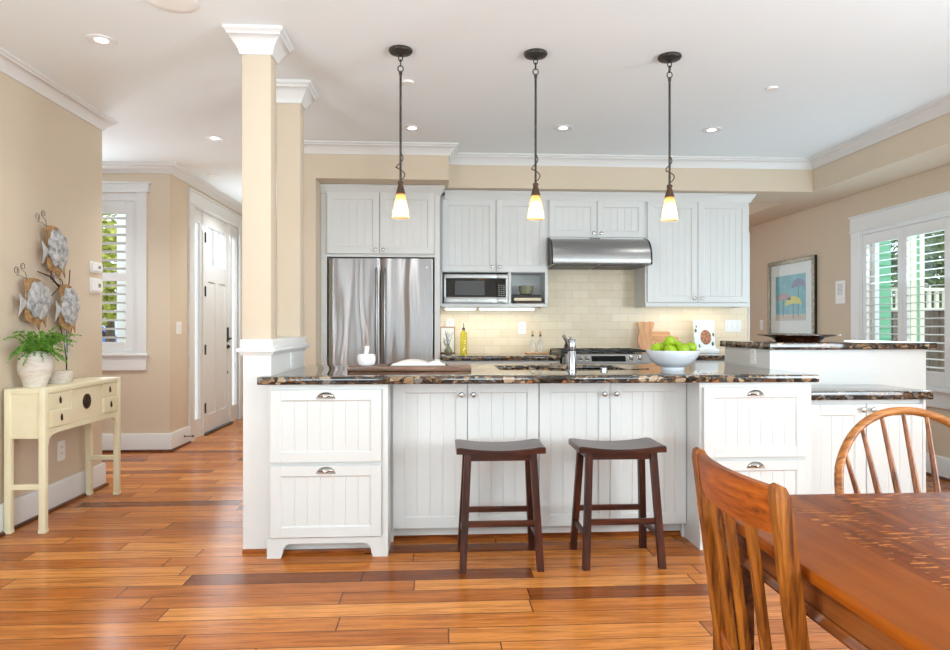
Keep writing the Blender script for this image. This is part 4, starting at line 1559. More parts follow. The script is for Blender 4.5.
# range hood
t = thing('range_hood', 'curved stainless steel range hood under the short wall cabinet', 'range hood', (1.457, 6.0, 1.715))
hx0, hx1 = 1.012, 1.917
prof = [(6.265, 1.983), (5.93, 1.983)]
for i in range(13):
    a = PI / 2 * i / 12
    prof.append((5.93 - 0.19 * math.sin(a) ** 0.9, 1.775 + 0.195 * math.cos(a)))
prof += [(5.738, 1.735), (5.745, 1.722), (6.265, 1.722)]
m = MB()
m.prism(prof, 'x', hx0 + 0.012, hx1 - 0.012)
obj('canopy', m, M['steel'], t, 50)
for (a, b) in ((hx0, hx0 + 0.012), (hx1 - 0.012, hx1)):
    m = MB()
    m.prism([(p[0] - (0.006 if p[0] < 6 else 0), p[1]) for p in prof], 'x', a, b)
    obj('end_cap', m, M['black'], t)
m = MB()
m.box(1.06, 1.44, 5.79, 6.2, 1.714, 1.722)
m.box(1.475, 1.86, 5.79, 6.2, 1.714, 1.722)
obj('filter', m, M['darkgrey'], t)
m = MB()
for k in range(4):
    m.box(1.40 + k * 0.025, 1.416 + k * 0.025, 5.742 + 0.178, 5.742 + 0.19, 1.972, 1.981, 0.001, 1)
obj('button', m, M['darkgrey'], t)

# ------------------------------------------------------------------ back counters, range
BY0 = 5.62


def base_run(x0, x1, doors, label):
    t = thing('back_base_cabinet', label, 'cabinet', ((x0 + x1) / 2, 5.95, 0), 'base cabinets along the kitchen wall')
    m = MB()
    m.box(x0, x1, BY0 + 0.05, 6.27, 0.1, CB)
    m.box(x0, x1, BY0 + 0.11, 6.27, 0.0, 0.1)
    obj('body', m, M['cab'], t)
    w = (x1 - x0) / doors
    for i in range(doors):
        a, b = x0 + w * i + 0.003, x0 + w * (i + 1) - 0.003
        m = MB()
        m.box(a, b, BY0 + 0.03, BY0 + 0.05, 0.74, 0.868, 0.002, 1)
        d = obj('drawer', m, M['cab'], t)
        knob(d, (a + b) / 2, BY0 + 0.03, 0.80)
        m = MB()
        bead_front(m, a, b, 0.11, 0.732, BY0 + 0.03, 0.06)
        d = obj('door', m, M['cab'], t)
        knob(d, b - 0.03, BY0 + 0.03, 0.69)
    return t


base_run(0.031, 1.072, 2, 'white base cabinets along the back wall between refrigerator and range')
base_run(1.858, 2.72, 2, 'white base cabinets along the back wall right of the range')
tag(obj('back_countertop', slab([0.0265, 1.072], [BY0, 6.271], set(), CB, CT), M['granite']), 'dark granite back counter between refrigerator and range', 'countertop')
tag(obj('back_countertop', slab([1.858, 2.745], [BY0, 6.271], set(), CB, CT), M['granite']), 'dark granite back counter right of the range', 'countertop')

t = thing('gas_range', 'stainless steel gas range with black grates below the hood', 'stove', (1.465, 5.93, 0))
rx0, rx1 = 1.082, 1.848
obj('body', bx(rx0 + .002, rx1 - .002, 5.62, 6.262, 0.03, 0.905), M['steel'], t)
obj('cooktop', bx(rx0 - 0.004, rx1 + 0.004, 5.60, 6.262, 0.905, 0.925, 0.004), M['black'], t)
m = MB()
m.prism([(5.535, 0.838), (5.60, 0.838), (5.605, 0.93), (5.595, 0.934), (5.575, 0.928), (5.533, 0.856)], 'x', rx0 + 0.02, rx1 - 0.012)
cp = obj('control_panel', m, M['steel'], t)
nrm = Vector((0, -0.072, 0.042)).normalized()
m = MB()
m.box(1.325, 1.62, 5.549, 5.5535, 0.868, 0.918, rot=Matrix.Rotation(R(-30), 3, 'X'), pivot=(1.47, 5.552, 0.893))
obj('display', m, M['blackglass'], cp)
for kx in (1.155, 1.225, 1.285, 1.665, 1.745):
    m = MB()
    m.lathe([(0.024, 0.0), (0.024, 0.004), (0.019, 0.006), (0.017, 0.026), (0.014, 0.029), (0, 0.03)], (0, 0, 0), 18)
    q = Vector((0, 0, 1)).rotation_difference(Vector((0, -0.84, 0.54)))
    bmesh.ops.rotate(m.bm, verts=m.bm.verts[:], cent=(0, 0, 0), matrix=q.to_matrix())
    bmesh.ops.translate(m.bm, verts=m.bm.verts[:], vec=(kx, 5.554, 0.892))
    obj('knob', m, M['nickel'], cp)
obj('trim_strip', bx(rx0 + 0.002, rx1 + 0.006, 5.55, 5.62, 0.805, 0.838), M['black'], t)
m = MB()
m.box(rx0 + 0.01, rx1 - 0.01, 5.575, 5.62, 0.22, 0.80, 0.006)
ov = obj('oven_door', m, M['steel'], t)
m = MB()
m.tube([(rx0 + 0.06, 5.575, 0.75), (rx0 + 0.06, 5.53, 0.75), (rx1 - 0.06, 5.53, 0.75), (rx1 - 0.06, 5.575, 0.75)], 0.012, 10)
obj('handle', m, M['steel'], ov)
for gi in range(3):
    gx0 = rx0 - 0.004 + gi * 0.259
    m = MB()
    gx1 = gx0 + 0.252
    for (a, b, c, d) in ((gx0, gx1, 5.63, 5.645), (gx0, gx1, 6.20, 6.215), (gx0, gx0 + .014, 5.645, 6.20), (gx1 - .014, gx1, 5.645, 6.20), (gx0 + .014, gx1 - .014, 5.915, 5.93)):
        m.box(a, b, c, d, 0.945, 0.962, 0.003, 1)
    for yy in (5.77, 6.07):
        m.box(gx0 + .02, gx1 - .02, yy - .006, yy + .006, 0.948, 0.966, 0.003, 1)
        m.box((gx0 + gx1) / 2 - .006, (gx0 + gx1) / 2 + .006, yy - .10, yy + .10, 0.948, 0.966, 0.003, 1)
    for px in (gx0 + .007, gx1 - .007):
        for py in (5.638, 6.207):
            m.box(px - .007, px + .007, py - .007, py + .007, 0.925, 0.946)
    obj('grate', m, M['black'], t)
    for yy in (5.77, 6.07):
        m = MB()
        m.lathe([(0.05, 0.0), (0.05, 0.008), (0.034, 0.010), (0.034, 0.018), (0, 0.019)], ((gx0 + gx1) / 2, yy, 0.925), 20)
        obj('burner', m, M['darkgrey'], t)

# things on the back counters
t = thing('framed_botanical_print', 'small framed botanical print leaning on the tiles beside the refrigerator', 'picture', (0.10, 6.22, CT))
m = MB()
rot = Matrix.Rotation(R(-9), 3, 'X')
pv = (0.1, 6.215, CT)
for a in ((0.030, 0.040, CT, 1.17), (0.162, 0.172, CT, 1.17)):
    m.box(a[0], a[1], 6.205, 6.222, a[2], a[3], rot=rot, pivot=pv)
m.box(0.040, 0.162, 6.205, 6.222, CT, CT + 0.01, rot=rot, pivot=pv)
m.box(0.040, 0.162, 6.205, 6.222, 1.16, 1.17, rot=rot, pivot=pv)
obj('frame', m, M['frame_wood'], t)
pr = obj('print', bx(0.040, 0.162, 6.210, 6.218, CT + 0.01, 1.16, rot=rot, pivot=pv), M['paper'], t)
m = MB()
for k in range(9):
    bx0 = 0.10 + random.uniform(-0.012, 0.012)
    tx, tz = 0.10 + random.uniform(-0.05, 0.05), random.uniform(1.03, 1.14)
    m.tube([(bx0, 6.2085, CT + 0.05), ((bx0 + tx) / 2 + 0.006, 6.2085, (tz + CT + 0.05) / 2), (tx, 6.2085, tz)], 0.0012, 4)
    for j in range(5):
        f = 0.4 + 0.12 * j
        xx, zz = bx0 + (tx - bx0) * f, CT + 0.05 + (tz - CT - 0.05) * f
        m.sphere((xx + random.uniform(-.008, .008), 6.2085, zz), 0.005, 6, (1, 0.15, 1.4))
bmesh.ops.rotate(m.bm, verts=m.bm.verts[:], cent=pv, matrix=rot)
obj('sprig', m, M['print_grey'], pr)
m = MB()
m.lathe([(0.028, 0), (0.036, 0.012), (0.036, 0.035), (0.022, 0.058), (0.009, 0.075), (0.009, 0.092), (0.012, 0.098), (0.008, 0.098), (0.005, 0.07)], (0.105, 6.10, CT), 20)
tag(obj('bud_vase', m, M['olive']), 'small grey green bud vase before the botanical print', 'vase')
t = thing('oil_bottle', 'yellow olive oil bottle with steel pourer on the back counter', 'bottle', (0.247, 6.08, CT))
m = MB()
m.lathe([(0.030, 0), (0.033, 0.004), (0.033, 0.185), (0.030, 0.198), (0.014, 0.208), (0.012, 0.222), (0.0, 0.222)], (0.247, 6.08, CT), 20)
obj('glass_body', m, M['oil'], t)
m = MB()
m.lathe([(0.013, 0.222), (0.015, 0.226), (0.013, 0.24), (0.004, 0.246), (0.003, 0.285), (0.0, 0.286)], (0.247, 6.08, CT), 12)
obj('pourer', m, M['darkgrey'], t)
t = thing('bottle_tray', 'pale wooden tray under the two clear bottles by the range', 'tray', (0.93, 6.10, CT))
obj('tray', bx(0.835, 1.04, 6.03, 6.18, CT, CT + 0.012, 0.003), M['maple_x'], t)
for xb, lab in ((0.895, 'clear corked bottle on the small tray, farther from the range'), (0.968, 'clear corked bottle on the small tray, nearer the range')):
    t = thing('glass_bottle', lab, 'bottle', (xb, 6.10, CT + 0.012), 'clear bottles on the small tray')
    m = MB()
    m.lathe([(0.024, 0), (0.026, 0.004), (0.026, 0.09), (0.012, 0.12), (0.010, 0.15), (0.0, 0.15)], (xb, 6.10, CT + 0.012), 18)
    obj('glass_body', m, M['clear'], t)
    m = MB()
    m.lathe([(0.011, 0.15), (0.012, 0.152), (0.010, 0.166), (0.005, 0.168)], (xb, 6.10, CT + 0.012), 12)
    obj('collar', m, M['darkgrey'], t)
    m = MB()
    m.lathe([(0.008, 0.168), (0.012, 0.174), (0.012, 0.20), (0.009, 0.204), (0, 0.204)], (xb, 6.10, CT + 0.012), 12)
    obj('stopper', m, M['cork'], t)

# cutting boards leaning on the tiles
def lean_poly(poly, thick, yb, ang, z=CT):
    m = MB()
    m.prism(poly, 'y', yb, yb + thick)
    bmesh.ops.rotate(m.bm, verts=m.bm.verts[:], cent=(0, yb, z), matrix=Matrix.Rotation(R(-ang), 3, 'X'))
    return m


wv = [(1.965, CT), (2.115, CT), (2.10, CT + .05), (2.085, CT + .12), (2.10, CT + .18), (2.095, CT + .21), (2.125, CT + .27), (2.125, CT + .30), (2.08, CT + .306), (2.03, CT + .298), (1.975, CT + .306), (1.935, CT + .30), (1.935, CT + .27), (1.955, CT + .225), (1.952, CT + .19), (1.925, CT + .14), (1.928, CT + .10), (1.952, CT + .05)]
wv = [(1.915 + (px - 1.925) * 0.84, pz) for px, pz in wv]
tag(obj('wavy_cutting_board', lean_poly(wv, 0.02, 6.14, 8), M['maple']), 'wavy edged pale maple cutting board leaning on the tiles', 'cutting board')
t = thing('rectangular_cutting_board', 'rectangular maple cutting board with handle behind the fruit bowl', 'cutting board', (2.2, 6.17, CT))
rb = [(2.07, CT), (2.33, CT), (2.33, CT + .155), (2.255, CT + .165), (2.25, CT + .20), (2.235, CT + .21), (2.21, CT + .21), (2.07, CT + .21)]
obj('board', lean_poly(rb, 0.018, 6.195, 7), M['maple_x'], t)
t = thing('cookbook_display', 'cookbook with food cover standing on a white easel by the switches', 'book', (2.53, 6.15, CT))
obj('easel', bx(2.44, 2.665, 6.05, 6.17, CT, CT + 0.045, 0.003), M['ceramic'], t)
cb = obj('cover', lean_poly([(2.455, CT + .046), (2.655, CT + .046), (2.655, CT + .32), (2.455, CT + .32)], 0.02, 6.10, 10), M['cookbook'], t)
m = MB()
m.lathe([(0.062, -0.001), (0.060, -0.003), (0, -0.0035)], (2.567, 6.10, CT + 0.155), 28, 'y', 0.85, 1.15)
bmesh.ops.rotate(m.bm, verts=m.bm.verts[:], cent=(0, 6.10, CT), matrix=Matrix.Rotation(R(-10), 3, 'X'))
obj('food_picture', m, M['food'], cb)
m = MB()
for (xx, zz, rr) in ((2.472, CT + .22, .014), (2.50, CT + .07, .012), (2.63, CT + .09, .014), (2.64, CT + .18, .012), (2.48, CT + .26, .010)):
    m.lathe([(rr, -0.001), (rr * .9, -0.0025), (0, -0.003)], (xx, 6.10, zz), 10, 'y', 0.8, 1.5)
bmesh.ops.rotate(m.bm, verts=m.bm.verts[:], cent=(0, 6.10, CT), matrix=Matrix.Rotation(R(-10), 3, 'X'))
obj('herb_picture', m, M['hedge'], cb)


# ------------------------------------------------------------------ switches and outlets
def plate(name, label, cat, face, a, z, w, h, kind, at, group=None):
    """wall plate; FACE: '-y', '+x' or '-x' wall it sits on, AT: the wall's plane, a: place along it"""
    d = 0.007

    def B(m, u0, u1, z0, z1, o0, o1, bev=0.0):
        if face == '-y':
            m.box(u0, u1, at - o1, at - o0, z0, z1, bev, 1)
        elif face == '+x':
            m.box(at + o0, at + o1, u0, u1, z0, z1, bev, 1)
        else:
            m.box(at - o1, at - o0, u0, u1, z0, z1, bev, 1)
    loc = (a, at, z) if face == '-y' else (at, a, z)
    t = thing(name, label, cat, loc, group)
    m = MB()
    B(m, a - w / 2, a + w / 2, z - h / 2, z + h / 2, 0.0005, d, 0.002)
    obj('cover', m, M['plastic'], t)
    if kind == 'outlet':
        for s in (-1, 1):
            m = MB()
            B(m, a - 0.017, a + 0.017, z + s * 0.02 - 0.014, z + s * 0.02 + 0.014, d, d + 0.002, 0.001)
            r = obj('socket', m, M['plastic'], t)
            m = MB()
            for q in (-0.006, 0.006):
                B(m, a + q - 0.0015, a + q + 0.0015, z + s * 0.02 - 0.004, z + s * 0.02 + 0.007, d + 0.002, d + 0.0026)
            obj('slot', m, M['slot'], r)
    elif kind.startswith('switch'):
        n = int(kind[-1])
        for i in range(n):
            c = a + (i - (n - 1) / 2) * 0.046
            m = MB()
            B(m, c - 0.016, c + 0.016, z - 0.033, z + 0.033, d, d + 0.004, 0.001)
            obj('rocker', m, M['plastic'], t)
    elif kind == 'thermostat':
        m = MB()
        B(m, a - w * 0.42, a + w * 0.42, z - h * 0.4, z + h * 0.42, d, d + 0.016, 0.003)
        b = obj('body', m, M['plastic'], t)
        m = MB()
        B(m, a + w * 0.02, a + w * 0.24, z - h * 0.12, z + h * 0.14, d + 0.016, d + 0.0165)
        obj('display', m, M['screen'], b)
    elif kind == 'intercom':
        m = MB()
        for i in range(9):
            B(m, a - w * 0.28, a + w * 0.28, z - h * 0.1 + i * h * 0.055, z - h * 0.1 + i * h * 0.055 + 0.003, d, d + 0.001)
        obj('speaker_grille', m, M['slot'], t)
        m = MB()
        for i in range(3):
            B(m, a - w * 0.25 + i * w * 0.18, a - w * 0.25 + i * w * 0.18 + 0.014, z - h * 0.36, z - h * 0.30, d, d + 0.003)
        obj('button', m, M['plastic'], t)
    return t


plate('wall_outlet', 'white double outlet on the back tiles right of the oil bottle', 'outlet', '-y', 0.817, 1.155, 0.075, 0.12, 'outlet', YK - 0.008)
plate('light_switch', 'white triple switch plate on the back tiles beside the cookbook', 'light switch', '-y', 2.90, 1.175, 0.165, 0.12, 'switch3', YK - 0.008)
plate('wall_outlet', 'white outlet on the back tiles above the botanical print', 'outlet', '-y', 0.125, 1.185, 0.075, 0.115, 'outlet', YK - 0.008)
plate('wall_outlet', 'white outlet on the side of the raised bar wall', 'outlet', '-x', 4.03, 0.985, 0.072, 0.115, 'outlet', 1.999)
plate('wall_outlet', 'white outlet on the side of the half wall below the columns', 'outlet', '+x', 3.90, 0.985, 0.075, 0.115, 'outlet', HX1)
plate('wall_outlet', 'white outlet low on the tan wall under the cream console', 'outlet', '+x', 4.42, 0.36, 0.085, 0.13, 'outlet', XL)
plate('wall_outlet', 'white outlet low on the tan wall left of the cream console', 'outlet', '+x', 3.75, 0.36, 0.085, 0.13, 'outlet', XL)
plate('wall_thermostat', 'upper of two white thermostats beside the corner of the tan wall', 'thermostat', '+x', 4.85, 1.593, 0.15, 0.078, 'thermostat', XL, 'thermostats on the tan wall')
plate('wall_thermostat', 'lower of two white thermostats beside the corner of the tan wall', 'thermostat', '+x', 4.85, 1.462, 0.155, 0.105, 'thermostat', XL, 'thermostats on the tan wall')
plate('light_switch', 'white switch plate on the entry wall beside the front door', 'light switch', '+x', 6.50, 1.155, 0.12, 0.12, 'switch2', XD)
plate('intercom_panel', 'white wall speaker panel between the picture and the shuttered window', 'intercom', '-x', 6.09, 1.50, 0.15, 0.22, 'intercom', XR)
plate('light_switch', 'white switch plate on the far right wall beyond the picture', 'light switch', '-x', 7.62, 1.19, 0.08, 0.12, 'switch1', XR)
m = MB()
m.lathe([(0.012, 0), (0.012, 0.004), (0.005, 0.006), (0.005, 0.075), (0.010, 0.078), (0.010, 0.09), (0, 0.092)], (XD + 0.018, 6.60, 0.09), 12, 'x')
tag(obj('door_stop', m, M['iron']), 'dark spring door stop on the baseboard beside the front door', 'door stop')

# ------------------------------------------------------------------ console table on the left
X0, X1, Y0, Y1, ZT = -2.428, -2.205, 3.822, 4.712, 0.817
t = thing('console_table', 'cream lacquered console table with drawers against the tan wall', 'console table', ((X0 + X1) / 2, (Y0 + Y1) / 2, 0))
L = 0.036
for (a, b) in ((X0, X0 + L), (X1 - L, X1)):
    for (c, d) in ((Y0, Y0 + L), (Y1 - L, Y1)):
        m = MB()
        m.box(a, b, c, d, 0.0, ZT - 0.001, 0.004, 2)
        # small spread foot
        m.box(a - 0.002, b + 0.002, c - 0.002, d + 0.002, 0.0, 0.022, 0.004, 2)
        obj('leg', m, M['cream'], t)
obj('tabletop', bx(X0 + 0.002, X1 - 0.002, Y0 + 0.002, Y1 - 0.002, ZT - 0.03, ZT, 0.004, 2), M['cream'], t)
obj('side_panel', bx(X0 + L, X1 - L, Y0 + 0.010, Y0 + 0.02, 0.545, 0.79), M['cream'], t)
obj('side_panel', bx(X0 + L, X1 - L, Y1 - 0.02, Y1 - 0.010, 0.545, 0.79), M['cream'], t)
obj('back_panel', bx(X0 + 0.006, X0 + 0.014, Y0 + L, Y1 - L, 0.57, 0.79), M['cream'], t)
m = MB()
ap = [(Y0 + L - 0.001, 0.49), (Y0 + L + 0.012, 0.495), (Y0 + L + 0.02, 0.525), (Y0 + L + 0.045, 0.545), (Y0 + L + 0.10, 0.552), (Y1 - L - 0.10, 0.552), (Y1 - L - 0.045, 0.545), (Y1 - L - 0.02, 0.525), (Y1 - L - 0.012, 0.495), (Y1 - L + 0.001, 0.49), (Y1 - L + 0.001, 0.582), (Y0 + L - 0.001, 0.582)]
m.prism(ap, 'x', X1 - 0.030, X1 - 0.006)
obj('apron', m, M['cream'], t)
obj('front_frame', bx(X1 - 0.030, X1 - 0.016, Y0 + L, Y1 - L, 0.58, 0.79), M['cream'], t)
m = MB()
for c, d in ((Y0 + 0.008, Y0 + 0.03), (Y1 - 0.03, Y1 - 0.008)):
    m.box(X0 + L, X1 - L, c, d, 0.535, 0.55)
obj('side_rail', m, M['cream'], t)


def oval_pull(parent, x, y, z):
    m = MB()
    m.lathe([(0.011, 0.0), (0.012, 0.002), (0.006, 0.004), (0.0, 0.0045)], (x, y, z), 14, 'x', 0.8, 1.9)
    pts = [(x + 0.006 + 0.004 * math.sin(PI * k / 8), y + 0.006 * math.cos(PI * k / 8 + PI / 2) * 0.9, z + 0.01 - 0.026 * math.sin(PI * k / 8 * 1.0)) for k in range(9)]
    m.tube(pts, 0.0022, 6)
    return obj('pull', m, M['brass'], parent)


for (y0, y1, z0, z1, out) in ((3.885, 4.092, 0.690, 0.783, 0.004), (3.885, 4.092, 0.590, 0.680, 0.012), (4.482, 4.666, 0.700, 0.785, 0.004), (4.482, 4.666, 0.596, 0.690, 0.012)):
    d = obj('drawer', bx(X1 - 0.10, X1 - 0.012 + out, y0, y1, z0, z1, 0.002, 1), M['cream'], t)
    oval_pull(d, X1 - 0.012 + out, (y0 + y1) / 2, (z0 + z1) / 2)
d = obj('door', bx(X1 - 0.03, X1 - 0.010, 4.112, 4.462, 0.588, 0.785, 0.002, 1), M['cream'], t)
m = MB()
m.lathe([(0.048, 0.0), (0.048, 0.003), (0.040, 0.004), (0.036, 0.003), (0.0, 0.003)], (X1 - 0.010, 4.285, 0.695), 28, 'x')
m.box(X1 - 0.0075, X1 - 0.004, 4.279, 4.291, 0.655, 0.738)
m.box(X1 - 0.0075, X1 - 0.001, 4.262, 4.276, 0.672, 0.69, 0.002, 1)
m.box(X1 - 0.0075, X1 - 0.001, 4.294, 4.308, 0.672, 0.69, 0.002, 1)
obj('lock_plate', m, M['brass'], d)
for (c, d_) in ((Y0 + 0.012, Y0 + 0.038), (Y1 - 0.038, Y1 - 0.012)):
    obj('stretcher', bx(X0 + L - .002, X1 - L + .002, c, d_, 0.245, 0.275, 0.003, 1), M['cream'], t)

# potted fern and the low pot behind it
px_, py_ = -2.335, 3.955
t = thing('potted_fern', 'whitewashed clay pot with a feathery green fern on the cream console', 'potted plant', (px_, py_, ZT))
m = MB()
m.lathe([(0.054, 0), (0.058, 0.004), (0.068, 0.04), (0.083, 0.075), (0.087, 0.092), (0.0835, 0.094), (0.087, 0.097), (0.089, 0.125), (0.085, 0.16), (0.074, 0.185), (0.060, 0.198), (0.064, 0.206), (0.058, 0.208), (0.052, 0.198), (0.056, 0.18)], (px_, py_, ZT), 40)
obj('pot', m, M['terracotta'], t)
m = MB()
m.lathe([(0.056, 0.194), (0.03, 0.199), (0, 0.2)], (px_, py_, ZT), 20)
obj('soil', m, M['soil'], t)
random.seed(21)
m = MB()
bm = m.bm
for k in range(58):
    a = random.uniform(0, 2 * PI)
    reach = random.uniform(0.08, 0.22) * (0.45 if math.cos(a) < -0.2 else 1.0)
    if abs(math.sin(a)) > 0.6:
        reach *= 1.25
    rise = random.uniform(0.02, 0.16)
    droop = random.uniform(0.0, 0.11)
    p0 = Vector((px_ + random.uniform(-.035, .035), py_ + random.uniform(-.035, .035), ZT + 0.198))
    pts = []
    for i in range(9):
        f = i / 8
        rr = reach * f
        z = rise * math.sin(min(1.0, f * 1.25) * PI / 2) - droop * f ** 2.2
        p = Vector((p0.x + math.cos(a) * rr, p0.y + math.sin(a) * rr, p0.z + z))
        p.x = max(p.x, XL + 0.012)
        p.z = max(p.z, ZT + 0.055)
        pts.append(p)
    m.tube(pts, [0.0016 - 0.0001 * i for i in range(9)], 4)
    for i in range(1, 9):
        for q in range(9):
            f = random.random()
            p = pts[i - 1].lerp(pts[i], f)
            tl = (1.15 - i / 8) * 0.020 + 0.008
            d = Vector((random.uniform(-1, 1), random.uniform(-1, 1), random.uniform(-.5, .7))).normalized()
            fw = (pts[i] - pts[i - 1])
            if fw.length > 1e-6:
                d = (d + fw.normalized() * 0.7).normalized()
            e = p + d * tl
            e.x = max(e.x, XL + 0.004)
            sd = d.cross(Vector((random.uniform(-1, 1), random.uniform(-1, 1), random.uniform(-1, 1)))).normalized() * 0.0016
            v = [bm.verts.new(p - sd), bm.verts.new(p + sd), bm.verts.new(p.lerp(e, .6) + sd * 1.6), bm.verts.new(e), bm.verts.new(p.lerp(e, .6) - sd * 1.6)]
            bm.faces.new(v)
obj('foliage', m, M['fern'], t)
t = thing('low_pot', 'low whitewashed clay pot behind the fern on the cream console', 'pot', (-2.335, 4.20, ZT))
m = MB()
m.lathe([(0.062, 0), (0.068, 0.006), (0.074, 0.04), (0.073, 0.066), (0.076, 0.07), (0.074, 0.079), (0.066, 0.079), (0.063, 0.03), (0, 0.025)], (-2.335, 4.20, ZT), 36)
obj('pot_body', m, M['terracotta'], t)

# ------------------------------------------------------------------ fish wall sculpture
FX = XL + 0.055
t = thing('fish_wall_sculpture', 'metal wall sculpture of three disc-shaped fish above the console', 'wall art', (XL, 4.25, 0.9))


def fish(cy, cz, w, h, lean=0.0):
    """flat sheet fish facing +y: rust brown body with fins, grey patch laid over it, pale tail"""
    def P(u, v):
        return (cy + u * w + lean * v * h, cz + v * h)
    out = [(0.50, 0.02), (0.47, 0.16), (0.40, 0.28), (0.26, 0.40), (0.08, 0.48), (-0.12, 0.50), (-0.30, 0.47), (-0.40, 0.40), (-0.36, 0.22), (-0.38, 0.04), (-0.36, -0.16), (-0.40, -0.34), (-0.34, -0.46), (-0.16, -0.52), (0.0, -0.56), (0.10, -0.68), (0.14, -0.52), (0.22, -0.46), (0.34, -0.62), (0.34, -0.40), (0.43, -0.24), (0.49, -0.10)]
    m = MB()
    m.prism([P(u, v) for u, v in out], 'x', FX, FX + 0.004)
    b = obj('fish', m, M['fish_body'], t)
    m = MB()
    rim, top = [], []
    n = 28
    for k in range(n):
        a = 2 * PI * k / n
        r = 1 + 0.08 * math.cos(9 * a) + 0.04 * math.sin(4 * a)
        u, v = 0.07 + 0.42 * math.cos(a) * r, 0.0 + 0.42 * math.sin(a) * r
        rim.append(P(u, v))
        top.append(P(0.07 + 0.28 * math.cos(a), 0.0 + 0.28 * math.sin(a)))
    m.quadgrid([[(FX + 0.006, y, z) for y, z in rim], [(FX + 0.012, y, z) for y, z in rim], [(FX + 0.024, y, z) for y, z in top]], closed_v=True, cap0=True, cap1=True)
    obj('body_patch', m, M['fish_patch'], b, 25)
    m = MB()
    y, z = P(0.33, 0.08)
    m.lathe([(0.014, 0.018), (0.014, 0.024), (0.006, 0.028), (0, 0.029)], (FX, y, z), 16, 'x')
    obj('eye', m, M['fish_pale'], b)
    m = MB()
    m.prism([P(-0.36, -0.04), P(-0.60, 0.12), P(-0.56, -0.08), P(-0.62, -0.36), P(-0.40, -0.14)], 'x', FX + 0.006, FX + 0.009)
    obj('tail_fin', m, M['fish_pale'], b)
    # curled feeler wires
    m = MB()
    for (oy, oz, r0, sgn) in ((-0.105, 0.020, 0.026, 1), (-0.045, 0.050, 0.024, -1)):
        y, z = P(-0.30, 0.44)
        pts = [(FX, y, z), (FX + 0.002, y + oy * 0.45, z + oz * 0.8)]
        for k in range(24):
            f = k / 23
            a = -PI / 2 + sgn * f * 1.5 * 2 * PI
            r = r0 * (1 - 0.65 * f)
            pts.append((FX + 0.004, y + oy + r * math.cos(a), z + oz + r0 + r * math.sin(a)))
        m.tube(pts, 0.0016, 5)
    obj('feeler', m, M['wire'], b)
    return b


fish(4.265, 1.655, 0.255, 0.285, -0.10)
fish(4.065, 1.325, 0.285, 0.265, 0.0)
fish(4.40, 1.30, 0.25, 0.285, 0.0)
m = MB()
m.tube([(FX - 0.012, 4.100, 1.50), (FX - .012, 4.230, 1.48), (FX - .012, 4.330, 1.42), (FX - .012, 4.380, 1.36), (FX - .012, 4.400, 1.2), (FX - .012, 4.410, 1.05), (FX - .012, 4.410, 0.875)], [0.003, 0.005, 0.006, 0.006, 0.006, 0.005, 0.004], 6)
m.tube([(FX - .012, 4.300, 1.50), (FX - .012, 4.360, 1.46), (FX - .012, 4.385, 1.36)], 0.003, 5)
m.tube([(FX - .012, 4.450, 1.54), (FX - .012, 4.440, 1.46), (FX - .012, 4.410, 1.34)], 0.003, 5)
m.tube([(FX - .012, 4.330, 1.18), (FX - .012, 4.380, 1.08), (FX - .012, 4.405, 0.96)], 0.003, 5)
m.tube([(FX - .012, 4.480, 1.18), (FX - .012, 4.440, 1.08), (FX - .012, 4.415, 0.96)], 0.003, 5)
m.tube([(FX - .012, 4.050, 1.20), (FX - .012, 4.150, 1.30), (FX - .012, 4.330, 1.42)], 0.003, 5)
m.tube([(FX - .012, 4.240, 1.60), (FX - .012, 4.240, 1.48)], 0.003, 5)
for (yy, zz) in ((4.26, 1.64), (4.06, 1.32), (4.39, 1.30)):
    m.tube([(XL, yy, zz), (FX, yy, zz)], 0.004, 6)
obj('seaweed_stem', m, M['wire'], t)
m = MB()
for (yy, z0, z1, w) in ((4.385, 1.16, 0.96, .012), (4.425, 1.15, 0.93, .012)):
    m.prism([(yy - w, z0), (yy + w, z0), (yy + w * .8, (z0 + z1) / 2), (4.408, z1), (yy - w * .8, (z0 + z1) / 2)], 'x', FX - 0.008, FX - 0.005)
obj('seaweed_leaf', m, M['fish_patch'], t)

# ------------------------------------------------------------------ picture on the right wall
y0, y1, z0, z1 = 6.485, 7.43, 1.052, 1.905
t = thing('framed_picture', 'silver framed picture of three beach umbrellas on the right wall', 'picture', (XR, (y0 + y1) / 2, z0))
fw = 0.045
m = MB()
m.box(XR - 0.034, XR - 0.001, y0, y0 + fw, z0, z1, 0.004)
m.box(XR - 0.034, XR - 0.001, y1 - fw, y1, z0, z1, 0.004)
m.box(XR - 0.034, XR - 0.001, y0 + fw, y1 - fw, z0, z0 + fw, 0.004)
m.box(XR - 0.034, XR - 0.001, y0 + fw, y1 - fw, z1 - fw, z1, 0.004)
fr = obj('frame', m, M['frame_silver'], t)
obj('frame_edge', bx(XR - 0.026, XR - 0.001, y0 - 0.003, y0 - 0.0002, z0, z1), M['frame_dark'], fr)
obj('mat_board', bx(XR - 0.016, XR - 0.004, y0 + fw, y1 - fw, z0 + fw, z1 - fw), M['mat_board'], t)
ay0, ay1, az0, az1 = 6.66, 7.27, 1.235, 1.735
pr = obj('print', bx(XR - 0.018, XR - 0.0165, ay0, ay1, az0, az1), M['art_sky'], t)
obj('sand', bx(XR - 0.0186, XR - 0.0181, ay0, ay1, az0, az0 + 0.07), M['art_sand'], pr)


